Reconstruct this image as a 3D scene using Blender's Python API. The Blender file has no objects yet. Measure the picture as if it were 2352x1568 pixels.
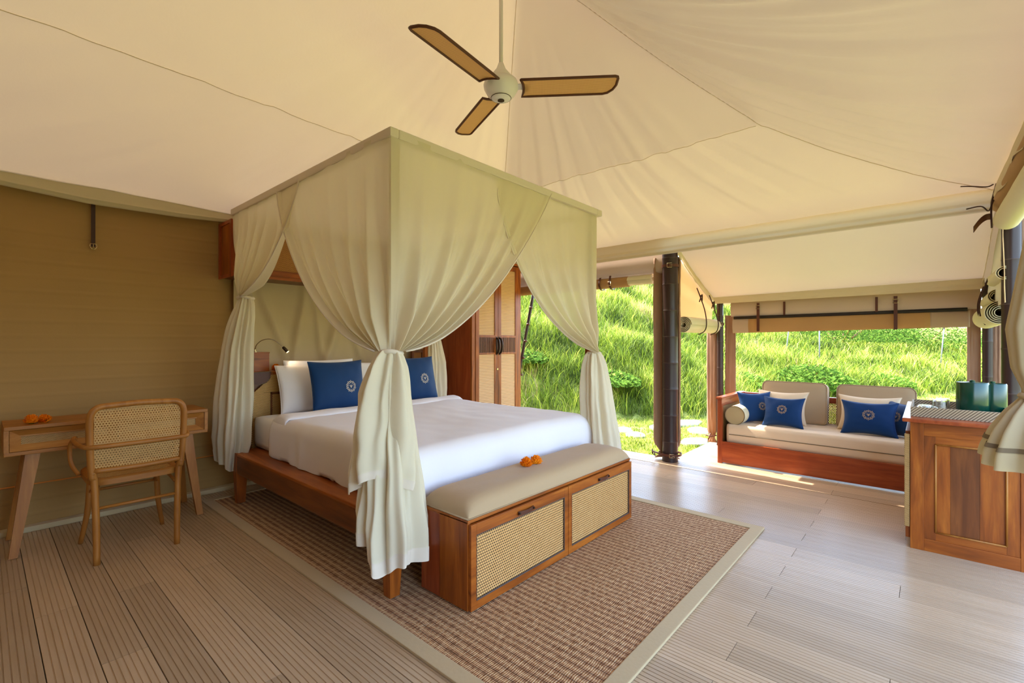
import bpy, bmesh, math, random
import numpy as np
from mathutils import Vector, Matrix, noise
random.seed(7); rng = np.random.RandomState(7)
pi = math.pi; sin = math.sin; cos = math.cos
S = bpy.context.scene; COL = S.collection
# ---------------- camera, world, sun, exposure
cd = bpy.data.cameras.new('camera'); cam = bpy.data.objects.new('camera', cd); COL.objects.link(cam)
cam.location = (0, 0, 1.2); cam.rotation_euler = (pi/2, 0, -math.radians(48.571))
cd.sensor_width = 36; cd.lens = 16.546; cd.clip_start = 0.02; cd.clip_end = 500
S.camera = cam
w = bpy.data.worlds.new('world'); S.world = w; w.use_nodes = True
wn = w.node_tree.nodes; wl = w.node_tree.links
sky = wn.new('ShaderNodeTexSky'); sky.sky_type = 'NISHITA'; sky.sun_disc = False
sky.sun_elevation = math.radians(54); sky.sun_rotation = math.radians(-5); sky.dust_density = 2.5; sky.air_density = 1.0
bg = wn['Background']; wl.new(sky.outputs[0], bg.inputs[0]); bg.inputs[1].default_value = 0.62
sd = bpy.data.lights.new('sun', 'SUN'); sd.energy = 5.6; sd.angle = math.radians(0.6); sd.color = (1.0, 0.93, 0.84)
sun = bpy.data.objects.new('sun', sd); COL.objects.link(sun)
sun.rotation_euler = Vector((-0.06, -1.0, -1.22)).to_track_quat('-Z', 'Y').to_euler()
sun.location = (3, 12, 14)
S.view_settings.view_transform = 'Standard'; S.view_settings.look = 'None'
S.view_settings.exposure = 1.43; S.view_settings.gamma = 1.0; S.view_settings.use_curve_mapping = False

# ---------------- materials
def lin(r, g, b):
    f = lambda c: (c/255/12.92) if c/255 <= .04045 else ((c/255+.055)/1.055)**2.4
    return (f(r), f(g), f(b), 1)
class NT:
    def __init__(s, name):
        s.m = bpy.data.materials.new(name); s.m.use_nodes = True
        s.t = s.m.node_tree; s.p = s.t.nodes['Principled BSDF']; s.out = s.t.nodes['Material Output']
    def n(s, typ, **k):
        nd = s.t.nodes.new(typ)
        for a, b in k.items(): setattr(nd, a, b)
        return nd
    def l(s, a, b): s.t.links.new(a, b)
    def val(s, x, inp):
        if isinstance(x, (int, float)): inp.default_value = x
        else: s.l(x, inp)
    def math(s, op, a, b=0.0, c=0.0):
        nd = s.n('ShaderNodeMath', operation=op)
        s.val(a, nd.inputs[0]); s.val(b, nd.inputs[1]); s.val(c, nd.inputs[2]); return nd.outputs[0]
    def coord(s): return s.n('ShaderNodeTexCoord').outputs['Object']
    def mapping(s, scale, rot=(0,0,0)):
        mp = s.n('ShaderNodeMapping'); mp.inputs['Scale'].default_value = scale; mp.inputs['Rotation'].default_value = rot
        s.l(s.coord(), mp.inputs[0]); return mp.outputs[0]
    def noise(s, vec, scale, detail=4, dist=0.0, rough=.5):
        nd = s.n('ShaderNodeTexNoise'); nd.inputs['Scale'].default_value = scale; nd.inputs['Detail'].default_value = detail
        nd.inputs['Distortion'].default_value = dist; nd.inputs['Roughness'].default_value = rough; s.l(vec, nd.inputs['Vector']); return nd.outputs[0]
    def ramp(s, fac, stops):
        nd = s.n('ShaderNodeValToRGB'); e = nd.color_ramp.elements
        while len(e) < len(stops): e.new(.5)
        for i, (p, c) in enumerate(stops): e[i].position = p; e[i].color = c
        s.l(fac, nd.inputs[0]); return nd.outputs[0]
    def mix(s, f, a, b, blend='MIX'):
        nd = s.n('ShaderNodeMix', data_type='RGBA', blend_type=blend)
        s.val(f, nd.inputs[0])
        for x, i in ((a, 6), (b, 7)):
            if isinstance(x, tuple): nd.inputs[i].default_value = x
            else: s.l(x, nd.inputs[i])
        return nd.outputs[2]
    def bump(s, h, strength=.3, dist=.01):
        nd = s.n('ShaderNodeBump'); nd.inputs['Strength'].default_value = strength; nd.inputs['Distance'].default_value = dist
        s.l(h, nd.inputs['Height']); s.l(nd.outputs[0], s.p.inputs['Normal']); return nd
    def base(s, c, rough=.6, spec=.3, metal=0.0):
        if isinstance(c, tuple): s.p.inputs['Base Color'].default_value = c
        else: s.l(c, s.p.inputs['Base Color'])
        s.p.inputs['Roughness'].default_value = rough; s.p.inputs['Specular IOR Level'].default_value = spec
        s.p.inputs['Metallic'].default_value = metal; return s
    def translucent(s, c, fac, alpha=0.0):
        tr = s.n('ShaderNodeBsdfTranslucent')
        if isinstance(c, tuple): tr.inputs[0].default_value = c
        else: s.l(c, tr.inputs[0])
        mx = s.n('ShaderNodeMixShader'); mx.inputs[0].default_value = fac
        s.l(s.p.outputs[0], mx.inputs[1]); s.l(tr.outputs[0], mx.inputs[2]); o = mx.outputs[0]
        if alpha:
            tp = s.n('ShaderNodeBsdfTransparent'); m2 = s.n('ShaderNodeMixShader')
            s.val(alpha, m2.inputs[0]); s.l(o, m2.inputs[1]); s.l(tp.outputs[0], m2.inputs[2]); o = m2.outputs[0]
        s.l(o, s.out.inputs['Surface']); return s
M = {}
def wood(key, ca, cb, cc, axis='X', rough=.38, scale=1.0):
    t = NT(key + '_wood'); sc = {'X': (1, 9, 9), 'Y': (9, 1, 9), 'Z': (9, 9, 1)}[axis]
    v = t.mapping(tuple(q*scale for q in sc))
    a = t.noise(v, 1.6, 5, 1.2); b = t.noise(v, 14, 3, .4)
    col = t.ramp(a, [(.25, ca), (.5, cb), (.75, cc)])
    col = t.mix(t.math('MULTIPLY', b, .55), col, ca)
    t.base(col, rough, .4); t.bump(b, .12, .002); M[key] = t.m; return t.m
TA, TB, TC = lin(98, 44, 8), lin(164, 84, 20), lin(200, 116, 38)
for ax in 'XYZ':
    wood('teak' + ax, TA, TB, TC, ax)
    wood('oak' + ax, lin(138, 82, 28), lin(174, 112, 44), lin(196, 136, 64), ax, .45)
    wood('redteak' + ax, lin(120, 48, 20), lin(166, 76, 36), lin(190, 98, 50), ax, .3)
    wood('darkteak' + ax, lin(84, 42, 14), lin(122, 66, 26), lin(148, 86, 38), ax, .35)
def fabric(key, c, rough=.9, bump=.1, var=.0, tl=0.0, tc=None, alpha=0, weave=900, nscale=1.6):
    t = NT(key + '_fabric'); v = t.mapping((1, 1, 1))
    col = c
    if var:
        nz = t.noise(v, nscale, 4)
        col = t.mix(nz, tuple(x*(1-var) for x in c[:3]) + (1,), tuple(min(1, x*(1+var)) for x in c[:3]) + (1,))
    t.base(col, rough, .15)
    t.p.inputs['Sheen Weight'].default_value = .15
    if bump: t.bump(t.noise(v, 60, 5), bump, .004)
    if tl or alpha: t.translucent(tc or c, tl, alpha)
    M[key] = t.m; return t.m
fabric('lining', lin(230, 212, 178), tl=.034, tc=lin(244, 214, 176), var=.05, bump=.12)
fabric('porch_lining', lin(230, 214, 194), tl=.02, tc=lin(240, 222, 196), var=.05)
fabric('valance', lin(214, 198, 164), tl=.15, var=.06)
fabric('khaki', lin(170, 134, 84), var=.06, bump=.12)
fabric('canvas_beige', lin(206, 186, 146), var=.06, tl=.12)
fabric('canvas_cream', lin(226, 214, 176), var=.05, tl=.1)
fabric('canvas_taupe', lin(182, 156, 130), var=.06, tl=.06)
fabric('canvas_brown', lin(162, 124, 96), var=.12, tl=.12, nscale=6)
fabric('canvas_tan', lin(190, 148, 98), var=.1, tl=.25, nscale=5)
fabric('net', lin(236, 225, 198), tl=.40, tc=lin(240, 228, 200), alpha=.10, rough=.95, bump=0)
fabric('net_tail', lin(238, 228, 202), tl=.35, tc=lin(242, 228, 208), alpha=.0, rough=.95, bump=.08)
fabric('net_hem', lin(238, 224, 206), tl=.25, rough=.95, bump=0)
fabric('linen_drape', lin(206, 186, 148), var=.1, bump=.12, nscale=4, tl=.1)
fabric('white_cotton', lin(238, 232, 232), var=.02, bump=.06)
fabric('duvet_cotton', lin(232, 226, 230), var=.03, bump=.1)
fabric('taupe', lin(180, 152, 118), var=.04, bump=.2)
fabric('sofa_taupe', lin(196, 174, 144), var=.04, bump=.2)
fabric('seat_beige', lin(228, 202, 168), var=.05, bump=.2)
fabric('blue', lin(10, 52, 98), rough=.55, var=.18, bump=.08, nscale=8)
fabric('rug_border', lin(188, 164, 124), var=.08, bump=.3)
fabric('bolster_end', lin(190, 166, 120), var=.05)
fabric('door_curtain', lin(192, 172, 136), var=.06, tl=.15)
def plain(key, c, rough=.5, spec=.4, metal=0.0):
    t = NT(key); t.base(c, rough, spec, metal); v = t.mapping((1, 1, 1))
    t.bump(t.noise(v, 40, 3), .05, .002); M[key] = t.m; return t
plain('leather', lin(84, 42, 24), .45); plain('leather_dark', lin(58, 26, 16), .5)
plain('brass', lin(200, 180, 140), .25, .5, 1.0); plain('steel', lin(190, 190, 185), .25, .5, 1.0)
plain('white_metal', lin(238, 232, 224), .35); plain('bronze', lin(60, 44, 34), .4, .5, .7)
plain('dark', lin(34, 22, 18), .6); plain('black_bamboo', lin(52, 34, 30), .35)
plain('node', lin(70, 52, 44), .5); plain('rattan_dark', lin(92, 52, 24), .5)
plain('green_glaze', lin(2, 58, 42), .2, .6); plain('piping', lin(120, 100, 72), .8)
plain('seam_light_orange', lin(226, 140, 60), .6); plain('emblem_silver', lin(208, 196, 178), .6); plain('emblem_gold', lin(190, 160, 120), .6)
plain('steel_post', lin(118, 118, 112), .5); plain('groove', lin(70, 52, 40), .9)
t = NT('lamp_glow'); t.base(lin(255, 220, 150)); t.p.inputs['Emission Color'].default_value = lin(255, 214, 140); t.p.inputs['Emission Strength'].default_value = 6; M['glow'] = t.m
t = NT('clear_glass'); t.base((.95, .97, .96, 1), .02, .5); t.p.inputs['Transmission Weight'].default_value = 1; M['glass'] = t.m
# bamboo dark pole with nodes along z
# marigold
t = NT('marigold_petals'); t.base(t.ramp(t.noise(t.mapping((1, 1, 1)), 60, 2), [(.3, lin(226, 100, 0)), (.7, lin(255, 168, 20))]), .7); t.translucent(lin(255, 150, 10), .25); M['marigold'] = t.m
def cane(key, plane, ca, cb, s=.0125, see=False, hole=.31):
    """open cane webbing: staggered holes, plane = pair of object axes"""
    t = NT(key + '_cane'); sp = t.n('ShaderNodeSeparateXYZ'); t.l(t.coord(), sp.inputs[0])
    ax = {'X': 0, 'Y': 1, 'Z': 2}; u, v = sp.outputs[ax[plane[0]]], sp.outputs[ax[plane[1]]]
    us = t.math('MULTIPLY', u, 1/s); vs = t.math('MULTIPLY', v, 1/s)
    row = t.math('FLOOR', vs); off = t.math('MULTIPLY', t.math('MODULO', t.math('ABSOLUTE', row), 2), .5)
    fu = t.math('SUBTRACT', t.math('FRACT', t.math('ADD', us, off)), .5); fv = t.math('SUBTRACT', t.math('FRACT', vs), .5)
    d = t.math('SQRT', t.math('ADD', t.math('MULTIPLY', fu, fu), t.math('MULTIPLY', fv, fv)))
    h = t.math('LESS_THAN', d, hole)
    nz = t.noise(t.mapping((1, 1, 1)), 35, 4)
    strand = t.math('ABSOLUTE', t.math('SINE', t.math('MULTIPLY', t.math('ADD', us, vs), pi*2)))
    col = t.mix(nz, ca, cb); col = t.mix(t.math('MULTIPLY', strand, .25), col, tuple(x*.6 for x in cb[:3]) + (1,))
    if not see: col = t.mix(h, col, lin(62, 38, 18))
    t.base(col, .55, .3); t.bump(t.math('ADD', d, t.math('MULTIPLY', strand, .15)), .35, .003)
    if see:
        tp = t.n('ShaderNodeBsdfTransparent'); mx = t.n('ShaderNodeMixShader')
        t.l(h, mx.inputs[0]); t.l(t.p.outputs[0], mx.inputs[1]); t.l(tp.outputs[0], mx.inputs[2]); t.l(mx.outputs[0], t.out.inputs[0])
    M[key] = t.m; return t.m
CA, CB = lin(232, 184, 120), lin(206, 152, 88)
for pl in ('XZ', 'YZ', 'XY'):
    cane('cane' + pl, pl, CA, CB); cane('cane_see' + pl, pl, lin(216, 172, 108), lin(190, 142, 80), s=.0125, see=True, hole=.26)
    cane('cane_fine' + pl, pl, lin(212, 172, 112), lin(186, 142, 84), s=.006, hole=.3)
# louvred cane of the wardrobe
t = NT('ribbed_cane'); sp = t.n('ShaderNodeSeparateXYZ'); t.l(t.coord(), sp.inputs[0])
wv = t.math('ABSOLUTE', t.math('SINE', t.math('MULTIPLY', sp.outputs[2], pi/.017)))
t.base(t.mix(wv, lin(160, 112, 66), lin(228, 188, 136)), .6); t.bump(wv, .5, .004); M['ribbed'] = t.m
t = NT('fan_cane'); sp = t.n('ShaderNodeSeparateXYZ'); t.l(t.coord(), sp.inputs[0])
wv = t.math('MULTIPLY', t.math('ABSOLUTE', t.math('SINE', t.math('MULTIPLY', sp.outputs[0], pi/.007))), t.math('ABSOLUTE', t.math('SINE', t.math('MULTIPLY', sp.outputs[1], pi/.007))))
c = t.mix(wv, lin(208, 156, 90), lin(248, 214, 150)); t.base(c, .6); t.bump(wv, .3, .002); t.translucent(c, .4); M['fan_cane'] = t.m
cane('cane_honey', 'XZ', lin(226, 180, 106), lin(200, 152, 82), s=.009, hole=.3)
cane('cane_amber', 'XZ', lin(196, 140, 66), lin(168, 114, 48), s=.008, hole=.3)
# tray weave
t = NT('woven_tray'); sp = t.n('ShaderNodeSeparateXYZ'); t.l(t.coord(), sp.inputs[0])
wv = t.math('ABSOLUTE', t.math('SINE', t.math('MULTIPLY', t.math('ADD', t.math('ADD', sp.outputs[0], sp.outputs[1]), sp.outputs[2]), pi/.016)))
t.base(t.mix(wv, lin(70, 54, 38), lin(196, 174, 144)), .6); t.bump(wv, .6, .004); M['tray'] = t.m
# planks (composite decking)
def plank_mat(key, ca, cb):
    t = NT(key); v = t.mapping((14, 1.2, 14)); a = t.noise(v, 3, 4, .5)
    oi = t.n('ShaderNodeObjectInfo'); r = oi.outputs['Random']
    c = t.mix(a, ca, cb); hsv = t.n('ShaderNodeHueSaturation'); t.l(c, hsv.inputs['Color'])
    t.l(t.math('ADD', t.math('MULTIPLY', r, .30), .84), hsv.inputs['Value'])
    t.base(hsv.outputs[0], .36, .6)
    rr = t.noise(t.mapping((5, .6, 5)), 2.2, 2); t.l(t.math('ADD', t.math('MULTIPLY', rr, .14), .24), t.p.inputs['Roughness'])
    t.bump(t.noise(v, 20, 3), .08, .001); M[key] = t.m
plank_mat('plank', lin(172, 143, 109), lin(202, 175, 144))
# seagrass rug
t = NT('woven_seagrass'); sp = t.n('ShaderNodeSeparateXYZ'); t.l(t.coord(), sp.inputs[0]); X, Y = sp.outputs[0], sp.outputs[1]
wob = t.noise(t.mapping((1, 1, 1)), 9, 3)
# rows bounded by cords that run along Y
xr = t.math('ADD', t.math('MULTIPLY', X, 1/.036), t.math('MULTIPLY', wob, .25)); fx = t.math('FRACT', xr); cord = t.math('LESS_THAN', t.math('ABSOLUTE', t.math('SUBTRACT', fx, .5)), .13)
gap = t.math('GREATER_THAN', t.math('ABSOLUTE', t.math('SUBTRACT', fx, .5)), .43)
strand = t.math('ABSOLUTE', t.math('SINE', t.math('MULTIPLY', t.math('ADD', Y, t.math('MULTIPLY', wob, .02)), pi/.0085)))
nz = t.noise(t.mapping((25, 110, 1)), 1, 3); n2 = t.noise(t.mapping((2, 5, 1)), 2.2, 4)
c = t.ramp(nz, [(.3, lin(130, 88, 58)), (.5, lin(186, 140, 102)), (.68, lin(228, 192, 148))])
c = t.mix(t.math('MULTIPLY', n2, .3), c, lin(150, 100, 66)); 
c = t.mix(t.math('MULTIPLY', t.math('SUBTRACT', 1, strand), .4), c, lin(84, 52, 32))
c = t.mix(t.math('MULTIPLY', cord, .5), c, lin(224, 186, 138)); c = t.mix(t.math('MULTIPLY', gap, .7), c, lin(84, 52, 32))
t.base(c, .8, .2); t.bump(t.math('ADD', strand, t.math('MULTIPLY', nz, 1.5)), .6, .005); M['seagrass'] = t.m
# outdoors
t = NT('grass_blades'); at = t.n('ShaderNodeAttribute', attribute_name='tone'); 
c = t.ramp(at.outputs['Fac'], [(0, lin(60, 76, 26)), (.3, lin(104, 126, 36)), (.6, lin(150, 170, 54)), (.85, lin(196, 200, 92)), (1, lin(188, 166, 116))])
t.base(c, .55, .2); t.translucent(c, .32); M['grass'] = t.m
t = NT('hill_turf'); nz = t.noise(t.mapping((1, 1, 1)), 3.5, 8, .5); n2 = t.noise(t.mapping((1, 1, 1)), 22, 6)
c = t.ramp(t.math('ADD', t.math('MULTIPLY', nz, .6), t.math('MULTIPLY', n2, .4)), [(.35, lin(78, 88, 34)), (.5, lin(120, 130, 58)), (.65, lin(164, 166, 90))])
t.base(c, .9, .1); t.bump(n2, .8, .05); M['turf'] = t.m
t = NT('leaf_green'); at = t.n('ShaderNodeAttribute', attribute_name='tone'); c = t.ramp(at.outputs['Fac'], [(0, lin(48, 76, 20)), (.6, lin(110, 146, 50)), (1, lin(180, 196, 90))]); t.base(c, .8, .05); t.translucent(c, .3); M['leaf'] = t.m
t = NT('pale_stone'); t.base(t.ramp(t.noise(t.mapping((1, 1, 1)), 12, 5), [(.3, lin(170, 166, 150)), (.7, lin(232, 228, 214))]), .9); M['stone'] = t.m

# ---------------- mesh helpers
class MB:
    def __init__(s): s.v = []; s.f = []
    def add(s, vs, fs):
        o = len(s.v); s.v += [tuple(p) for p in vs]; s.f += [tuple(i+o for i in f) for f in fs]; return s
    def box(s, a, b, bev=0.0):
        (x0, y0, z0), (x1, y1, z1) = a, b
        if bev <= 0:
            vs = [(x, y, z) for x in (x0, x1) for y in (y0, y1) for z in (z0, z1)]
            return s.add(vs, [(0, 1, 3, 2), (4, 6, 7, 5), (0, 4, 5, 1), (2, 3, 7, 6), (0, 2, 6, 4), (1, 5, 7, 3)])
        bm = bmesh.new(); bmesh.ops.create_cube(bm, size=1)
        for q in bm.verts: q.co = Vector(((x0+x1)/2+q.co.x*(x1-x0), (y0+y1)/2+q.co.y*(y1-y0), (z0+z1)/2+q.co.z*(z1-z0)))
        bev = min(bev, .45*min(abs(x1-x0), abs(y1-y0), abs(z1-z0)))
        bmesh.ops.bevel(bm, geom=bm.edges[:], offset=bev, segments=2, affect='EDGES', profile=.7)
        bm.verts.index_update(); s.add([q.co[:] for q in bm.verts], [[q.index for q in f.verts] for f in bm.faces]); bm.free(); return s
    def grid(s, P, closed_u=False, closed_v=False, flip=False):
        nu, nv = len(P), len(P[0]); o = len(s.v)
        for r in P: s.v += [tuple(p) for p in r]
        for i in range(nu if closed_u else nu-1):
            for j in range(nv if closed_v else nv-1):
                a, b, c, d = i*nv+j, ((i+1) % nu)*nv+j, ((i+1) % nu)*nv+(j+1) % nv, i*nv+(j+1) % nv
                f = (a, b, c, d) if not flip else (a, d, c, b)
                s.f.append(tuple(q+o for q in f))
        return s
    def tube(s, pts, r, n=10, cap=True, squash=None):
        pts = [Vector(p) for p in pts]; m = len(pts); rs = r if isinstance(r, (list, tuple)) else [r]*m
        up = None; rings = []
        for i, p in enumerate(pts):
            t = (pts[min(i+1, m-1)]-pts[max(i-1, 0)]).normalized()
            if up is None:
                up = Vector((0, 0, 1)) if abs(t.z) < .9 else Vector((1, 0, 0))
            x = up.cross(t); x = x.normalized() if x.length > 1e-6 else t.orthogonal().normalized(); y = t.cross(x); up = y
            rings.append([p + (x*cos(2*pi*k/n) + y*sin(2*pi*k/n)*(squash or 1))*rs[i] for k in range(n)])
        o = len(s.v); s.grid(rings, closed_v=True)
        if cap: s.f.append(tuple(o+k for k in range(n))[::-1]); s.f.append(tuple(o+(m-1)*n+k for k in range(n)))
        return s
    def lathe(s, prof, c=(0, 0, 0), n=24, sx=1, sy=1):
        P = [[(c[0]+r*cos(2*pi*k/n)*sx, c[1]+r*sin(2*pi*k/n)*sy, c[2]+z) for k in range(n)] for r, z in prof]
        return s.grid(P, closed_v=True, flip=True)
    def prism(s, poly, a, b, axis='Z'):
        n = len(poly); f = {'Z': lambda u, v, w: (u, v, w), 'Y': lambda u, v, w: (u, w, v), 'X': lambda u, v, w: (w, u, v)}[axis]
        vs = [f(u, v, a) for u, v in poly]+[f(u, v, b) for u, v in poly]
        return s.add(vs, [tuple(range(n))[::-1], tuple(range(n, 2*n))]+[(i, (i+1) % n, n+(i+1) % n, n+i) for i in range(n)])
    def taper(s, a, b, wa, wb, da=None, db=None):
        """square leg from a to b"""
        da = da or wa; db = db or wb
        vs = []
        for p, ww, dd in ((a, wa, da), (b, wb, db)):
            for sx, sy in ((-1, -1), (1, -1), (1, 1), (-1, 1)): vs.append((p[0]+sx*ww/2, p[1]+sy*dd/2, p[2]))
        return s.add(vs, [(3, 2, 1, 0), (4, 5, 6, 7), (0, 1, 5, 4), (1, 2, 6, 5), (2, 3, 7, 6), (3, 0, 4, 7)])
    def build(s, name, mat, parent=None, smooth=False, angle=None, org=(0, 0, 0), fix=True):
        me = bpy.data.meshes.new(name)
        vs = s.v if not any(org) else [(x-org[0], y-org[1], z-org[2]) for x, y, z in s.v]
        me.from_pydata(vs, [], s.f)
        if fix and len(s.f) < 60000:
            bm = bmesh.new(); bm.from_mesh(me); bmesh.ops.recalc_face_normals(bm, faces=bm.faces); bm.to_mesh(me); bm.free()
        me.materials.append(M[mat] if isinstance(mat, str) else mat)
        if smooth or angle:
            me.polygons.foreach_set('use_smooth', [True]*len(me.polygons))
            if angle: me.set_sharp_from_angle(angle=math.radians(angle))
        me.update()
        o = bpy.data.objects.new(name, me); COL.objects.link(o)
        if parent: o.parent = parent
        elif any(org): o.location = org
        return o
def tag(o, label, cat, group=None, kind=None):
    if label: o['label'] = label
    if cat: o['category'] = cat
    if group: o['group'] = group
    if kind: o['kind'] = kind
    return o
def thing(name, label, cat, loc=(0, 0, 0), rz=0, group=None):
    o = bpy.data.objects.new(name, None); COL.objects.link(o); o.empty_display_size = .1
    o.location = loc; o.rotation_euler = (0, 0, rz); return tag(o, label, cat, group)
def struct(name, mb, mat, label=None, **k):
    o = mb.build(name, mat, **k); o['kind'] = 'structure'
    if label: o['label'] = label
    return o
def dup(root, label, loc=None, rz=None):
    r = root.copy(); COL.objects.link(r); r['label'] = label
    if loc is not None: r.location = loc
    if rz is not None: r.rotation_euler = (0, 0, rz)
    for ch in [c for c in bpy.data.objects if c.parent == root]:
        c = ch.copy(); COL.objects.link(c); c.parent = r
        for g in [q for q in bpy.data.objects if q.parent == ch]:
            d = g.copy(); COL.objects.link(d); d.parent = c
    return r
def W(a, o): return (a[0]-o[0], a[1]-o[1], a[2]-o[2])
def nz1(*a): return noise.noise(Vector(a))
def lerp(a, b, t): return a+(b-a)*t
def interp(x, xs, ys): return float(np.interp(x, xs, ys))
def bez(p0, p1, p2, p3, t):
    u = 1-t; return tuple(u*u*u*a+3*u*u*t*b+3*u*t*t*c+t*t*t*d for a, b, c, d in zip(p0, p1, p2, p3))
def resample(pts, n):
    out = []
    P = [Vector(p) for p in pts]
    for k in range(n):
        t = k/(n-1)*(len(P)-1); i = min(int(t), len(P)-2); f = t-i
        p0, p1, p2, p3 = P[max(i-1, 0)], P[i], P[i+1], P[min(i+2, len(P)-1)]
        out.append(.5*((2*p1)+(-p0+p2)*f+(2*p0-5*p1+4*p2-p3)*f*f+(-p0+3*p1-3*p2+p3)*f**3))
    return out

# ================= SETTING =================
X1, Y1, Y0 = 4.55, 4.3, -.36
PX, PY = 2.3, 1.97
# ---- floor of grooved planks
fl = thing('floor', 'grey-brown grooved composite plank deck floor', None); del_cat = fl
fl['kind'] = 'structure'
fb = MB(); fb.box((-3, -1.5, -.14), (4.68, 4.34, -.026)); fb.box((4.68, -1.5, -.14), (5.78, 1.97, -.026)); o = fb.build('subfloor', 'groove', fl)
PWD = .142; GR = 7
def plank_mesh(L):
    wv = PWD-.003; g = wv/GR; prof = []
    for i in range(GR):
        x = i*g
        prof += [(x+.0016, -.0028), (x+.0026, 0), (x+g-.0022, 0), (x+g-.0012, -.0028)] if i else [(0, -.001), (.001, 0), (g-.0022, 0), (g-.0012, -.0028)]
    prof[-1] = (wv, -.001); prof[-2] = (wv-.001, 0)
    mb = MB(); mb.grid([[(x, y, z) for x, z in prof] for y in (0, L)])
    n = len(prof); b = len(mb.v)
    mb.v += [(0, 0, -.024), (wv, 0, -.024), (0, L, -.024), (wv, L, -.024)]
    mb.f += [tuple([b]+list(range(n))+[b+1])[::-1], tuple([b+2]+list(range(n, 2*n))+[b+3]), (b, b+2, n, 0), (b+1, n-1, 2*n-1, b+3)]
    return mb
pcache = {}
def plank(x, y0, y1):
    L = round(y1-y0-.002, 3)
    if L < .05: return
    if L not in pcache:
        pcache[L] = plank_mesh(L).build('plank', 'plank', fl)
        o = pcache[L]
    else:
        o = pcache[L].copy(); COL.objects.link(o); o.parent = fl
    o.location = (x, y0, 0); return o
i = 0
x = 4.42-PWD*40
while x < 5.74:
    ymax = 4.31 if x < 4.6 else 1.95
    gapx = .006 if x > 4.41 else 0
    cuts = [-1.48]
    js = [.57, 2.9] if i % 2 == 0 else [[-.35, 1.75, 3.6], [1.1, 3.3], [.1, 2.3]][(i//2) % 3]
    cuts += [j for j in js if j < ymax-.3] + [ymax]
    for a, b in zip(cuts, cuts[1:]): plank(x+gapx, a, b)
    x += PWD; i += 1
    if 4.40 < x < 4.43: x += .006
# ---- roof lining
sprof = ([0, .18, .37, .51, .64, .77, .87, 1.0], [2.22, 2.33, 2.47, 2.61, 2.88, 3.17, 3.40, 3.66])
def roof_z(x, y):
    dx = (X1-x)/(X1-PX); dy = (y-Y0)/(PY-Y0) if y < PY else (Y1-y)/(Y1-PY)
    d0 = (x+3.2)/2.25
    s = max(0, min(1, dx, dy, d0))
    # which face
    side = 'x' if dx <= dy else ('a' if y < PY else 'b')
    zs = 2.22+.45*s+.99*s*s; zk = lerp(interp(s, *sprof), zs, .25); e_ = abs(dx-dy)
    z = lerp(zk, zs, min(1, e_/.30)) if side == 'a' else (lerp(zk, zs, min(.8, e_/.5)) if side == 'b' else zk)
    th = math.atan2(y-PY, x-PX); r = math.hypot(x-PX, y-PY)
    amp = {'x': .018, 'a': .028, 'b': .015}[side]*min(1, r/.7)*min(1, s*4)*min(1, .06+abs(dx-dy)/.14)
    f = nz1(th*9, r*.35, 3.1)+.6*nz1(th*24, r*.5, 7.7)+.35*nz1(th*50, r*.9, 1.3)-.9*abs(nz1(th*16, r*.4, 2.2))*(1.4 if side == 'a' else .8)
    z += amp*f*(1.1-.5*s)
    z += (.009 if side == 'a' else .003)*sin(th*46+2.5*nz1(th*6, r, 1))*min(1, r)*max(0, nz1(th*5, r*.8, 9)+.35)*(1.6-s)
    z += .012*nz1(x*.9, y*.9, 5)
    if abs(s-.51) < .010 and side != 'a': z -= .007*(1-abs(s-.51)/.010)
    e = abs(dx-dy)
    if e < .02 and s < 1: z -= .010*(1-e/.02)
    return z
nx, ny = 330, 235
mb = MB(); mb.grid([[(xx, yy, roof_z(xx, yy)) for yy in np.linspace(Y0-.06, Y1+.04, ny)] for xx in np.linspace(-3.2, X1, nx)])
struct('ceiling', mb, 'lining', 'cream tent roof lining sweeping up to a peak', smooth=True, fix=False)
def seam(name, pts, label, rr=.0022):
    m = MB(); m.tube([(x, y, roof_z(x, y)-.003) for x, y in pts], rr, 6); return struct(name, m, 'lining', label, smooth=True)
seam('trim_10', [(lerp(X1, PX, k), lerp(Y0, PY, k)) for k in np.linspace(.01, .99, 90)], 'stitched hip seam of the lining above the minibar corner')
seam('trim_11', [(lerp(X1, PX, k), lerp(Y1, PY, k)) for k in np.linspace(.01, .99, 90)], 'stitched hip seam of the lining above the wardrobe corner')
xs_ = X1-.51*(X1-PX); seam('trim_12', [(xs_, lerp(Y0+.52*(PY-Y0), Y1-.52*(Y1-PY), k)) for k in np.linspace(0, 1, 70)], 'horizontal stitched seam across the lining above the porch side', .002)
ys_ = Y1-.51*(Y1-PY); seam('trim_13', [(lerp(-3.0, X1-.52*(X1-PX), k), ys_) for k in np.linspace(0, 1, 120)], 'horizontal stitched seam across the lining above the khaki wall', .002)
# porch lining
def porch_z(x, y): return lerp(2.13, 1.70+.03*(1.85-y)/2.2, (x-4.56)/1.04) + .012*nz1(x*3, y*1.4, 9) - .02*sin(pi*(x-4.56)/1.04)
mb = MB(); mb.grid([[(xx, yy, porch_z(xx, yy)) for yy in np.linspace(Y0-.07, 1.88, 72)] for xx in np.linspace(4.56, 5.80, 46)])
struct('ceiling', mb, 'porch_lining', 'pale lining sloping down over the seating porch', smooth=True)
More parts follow.
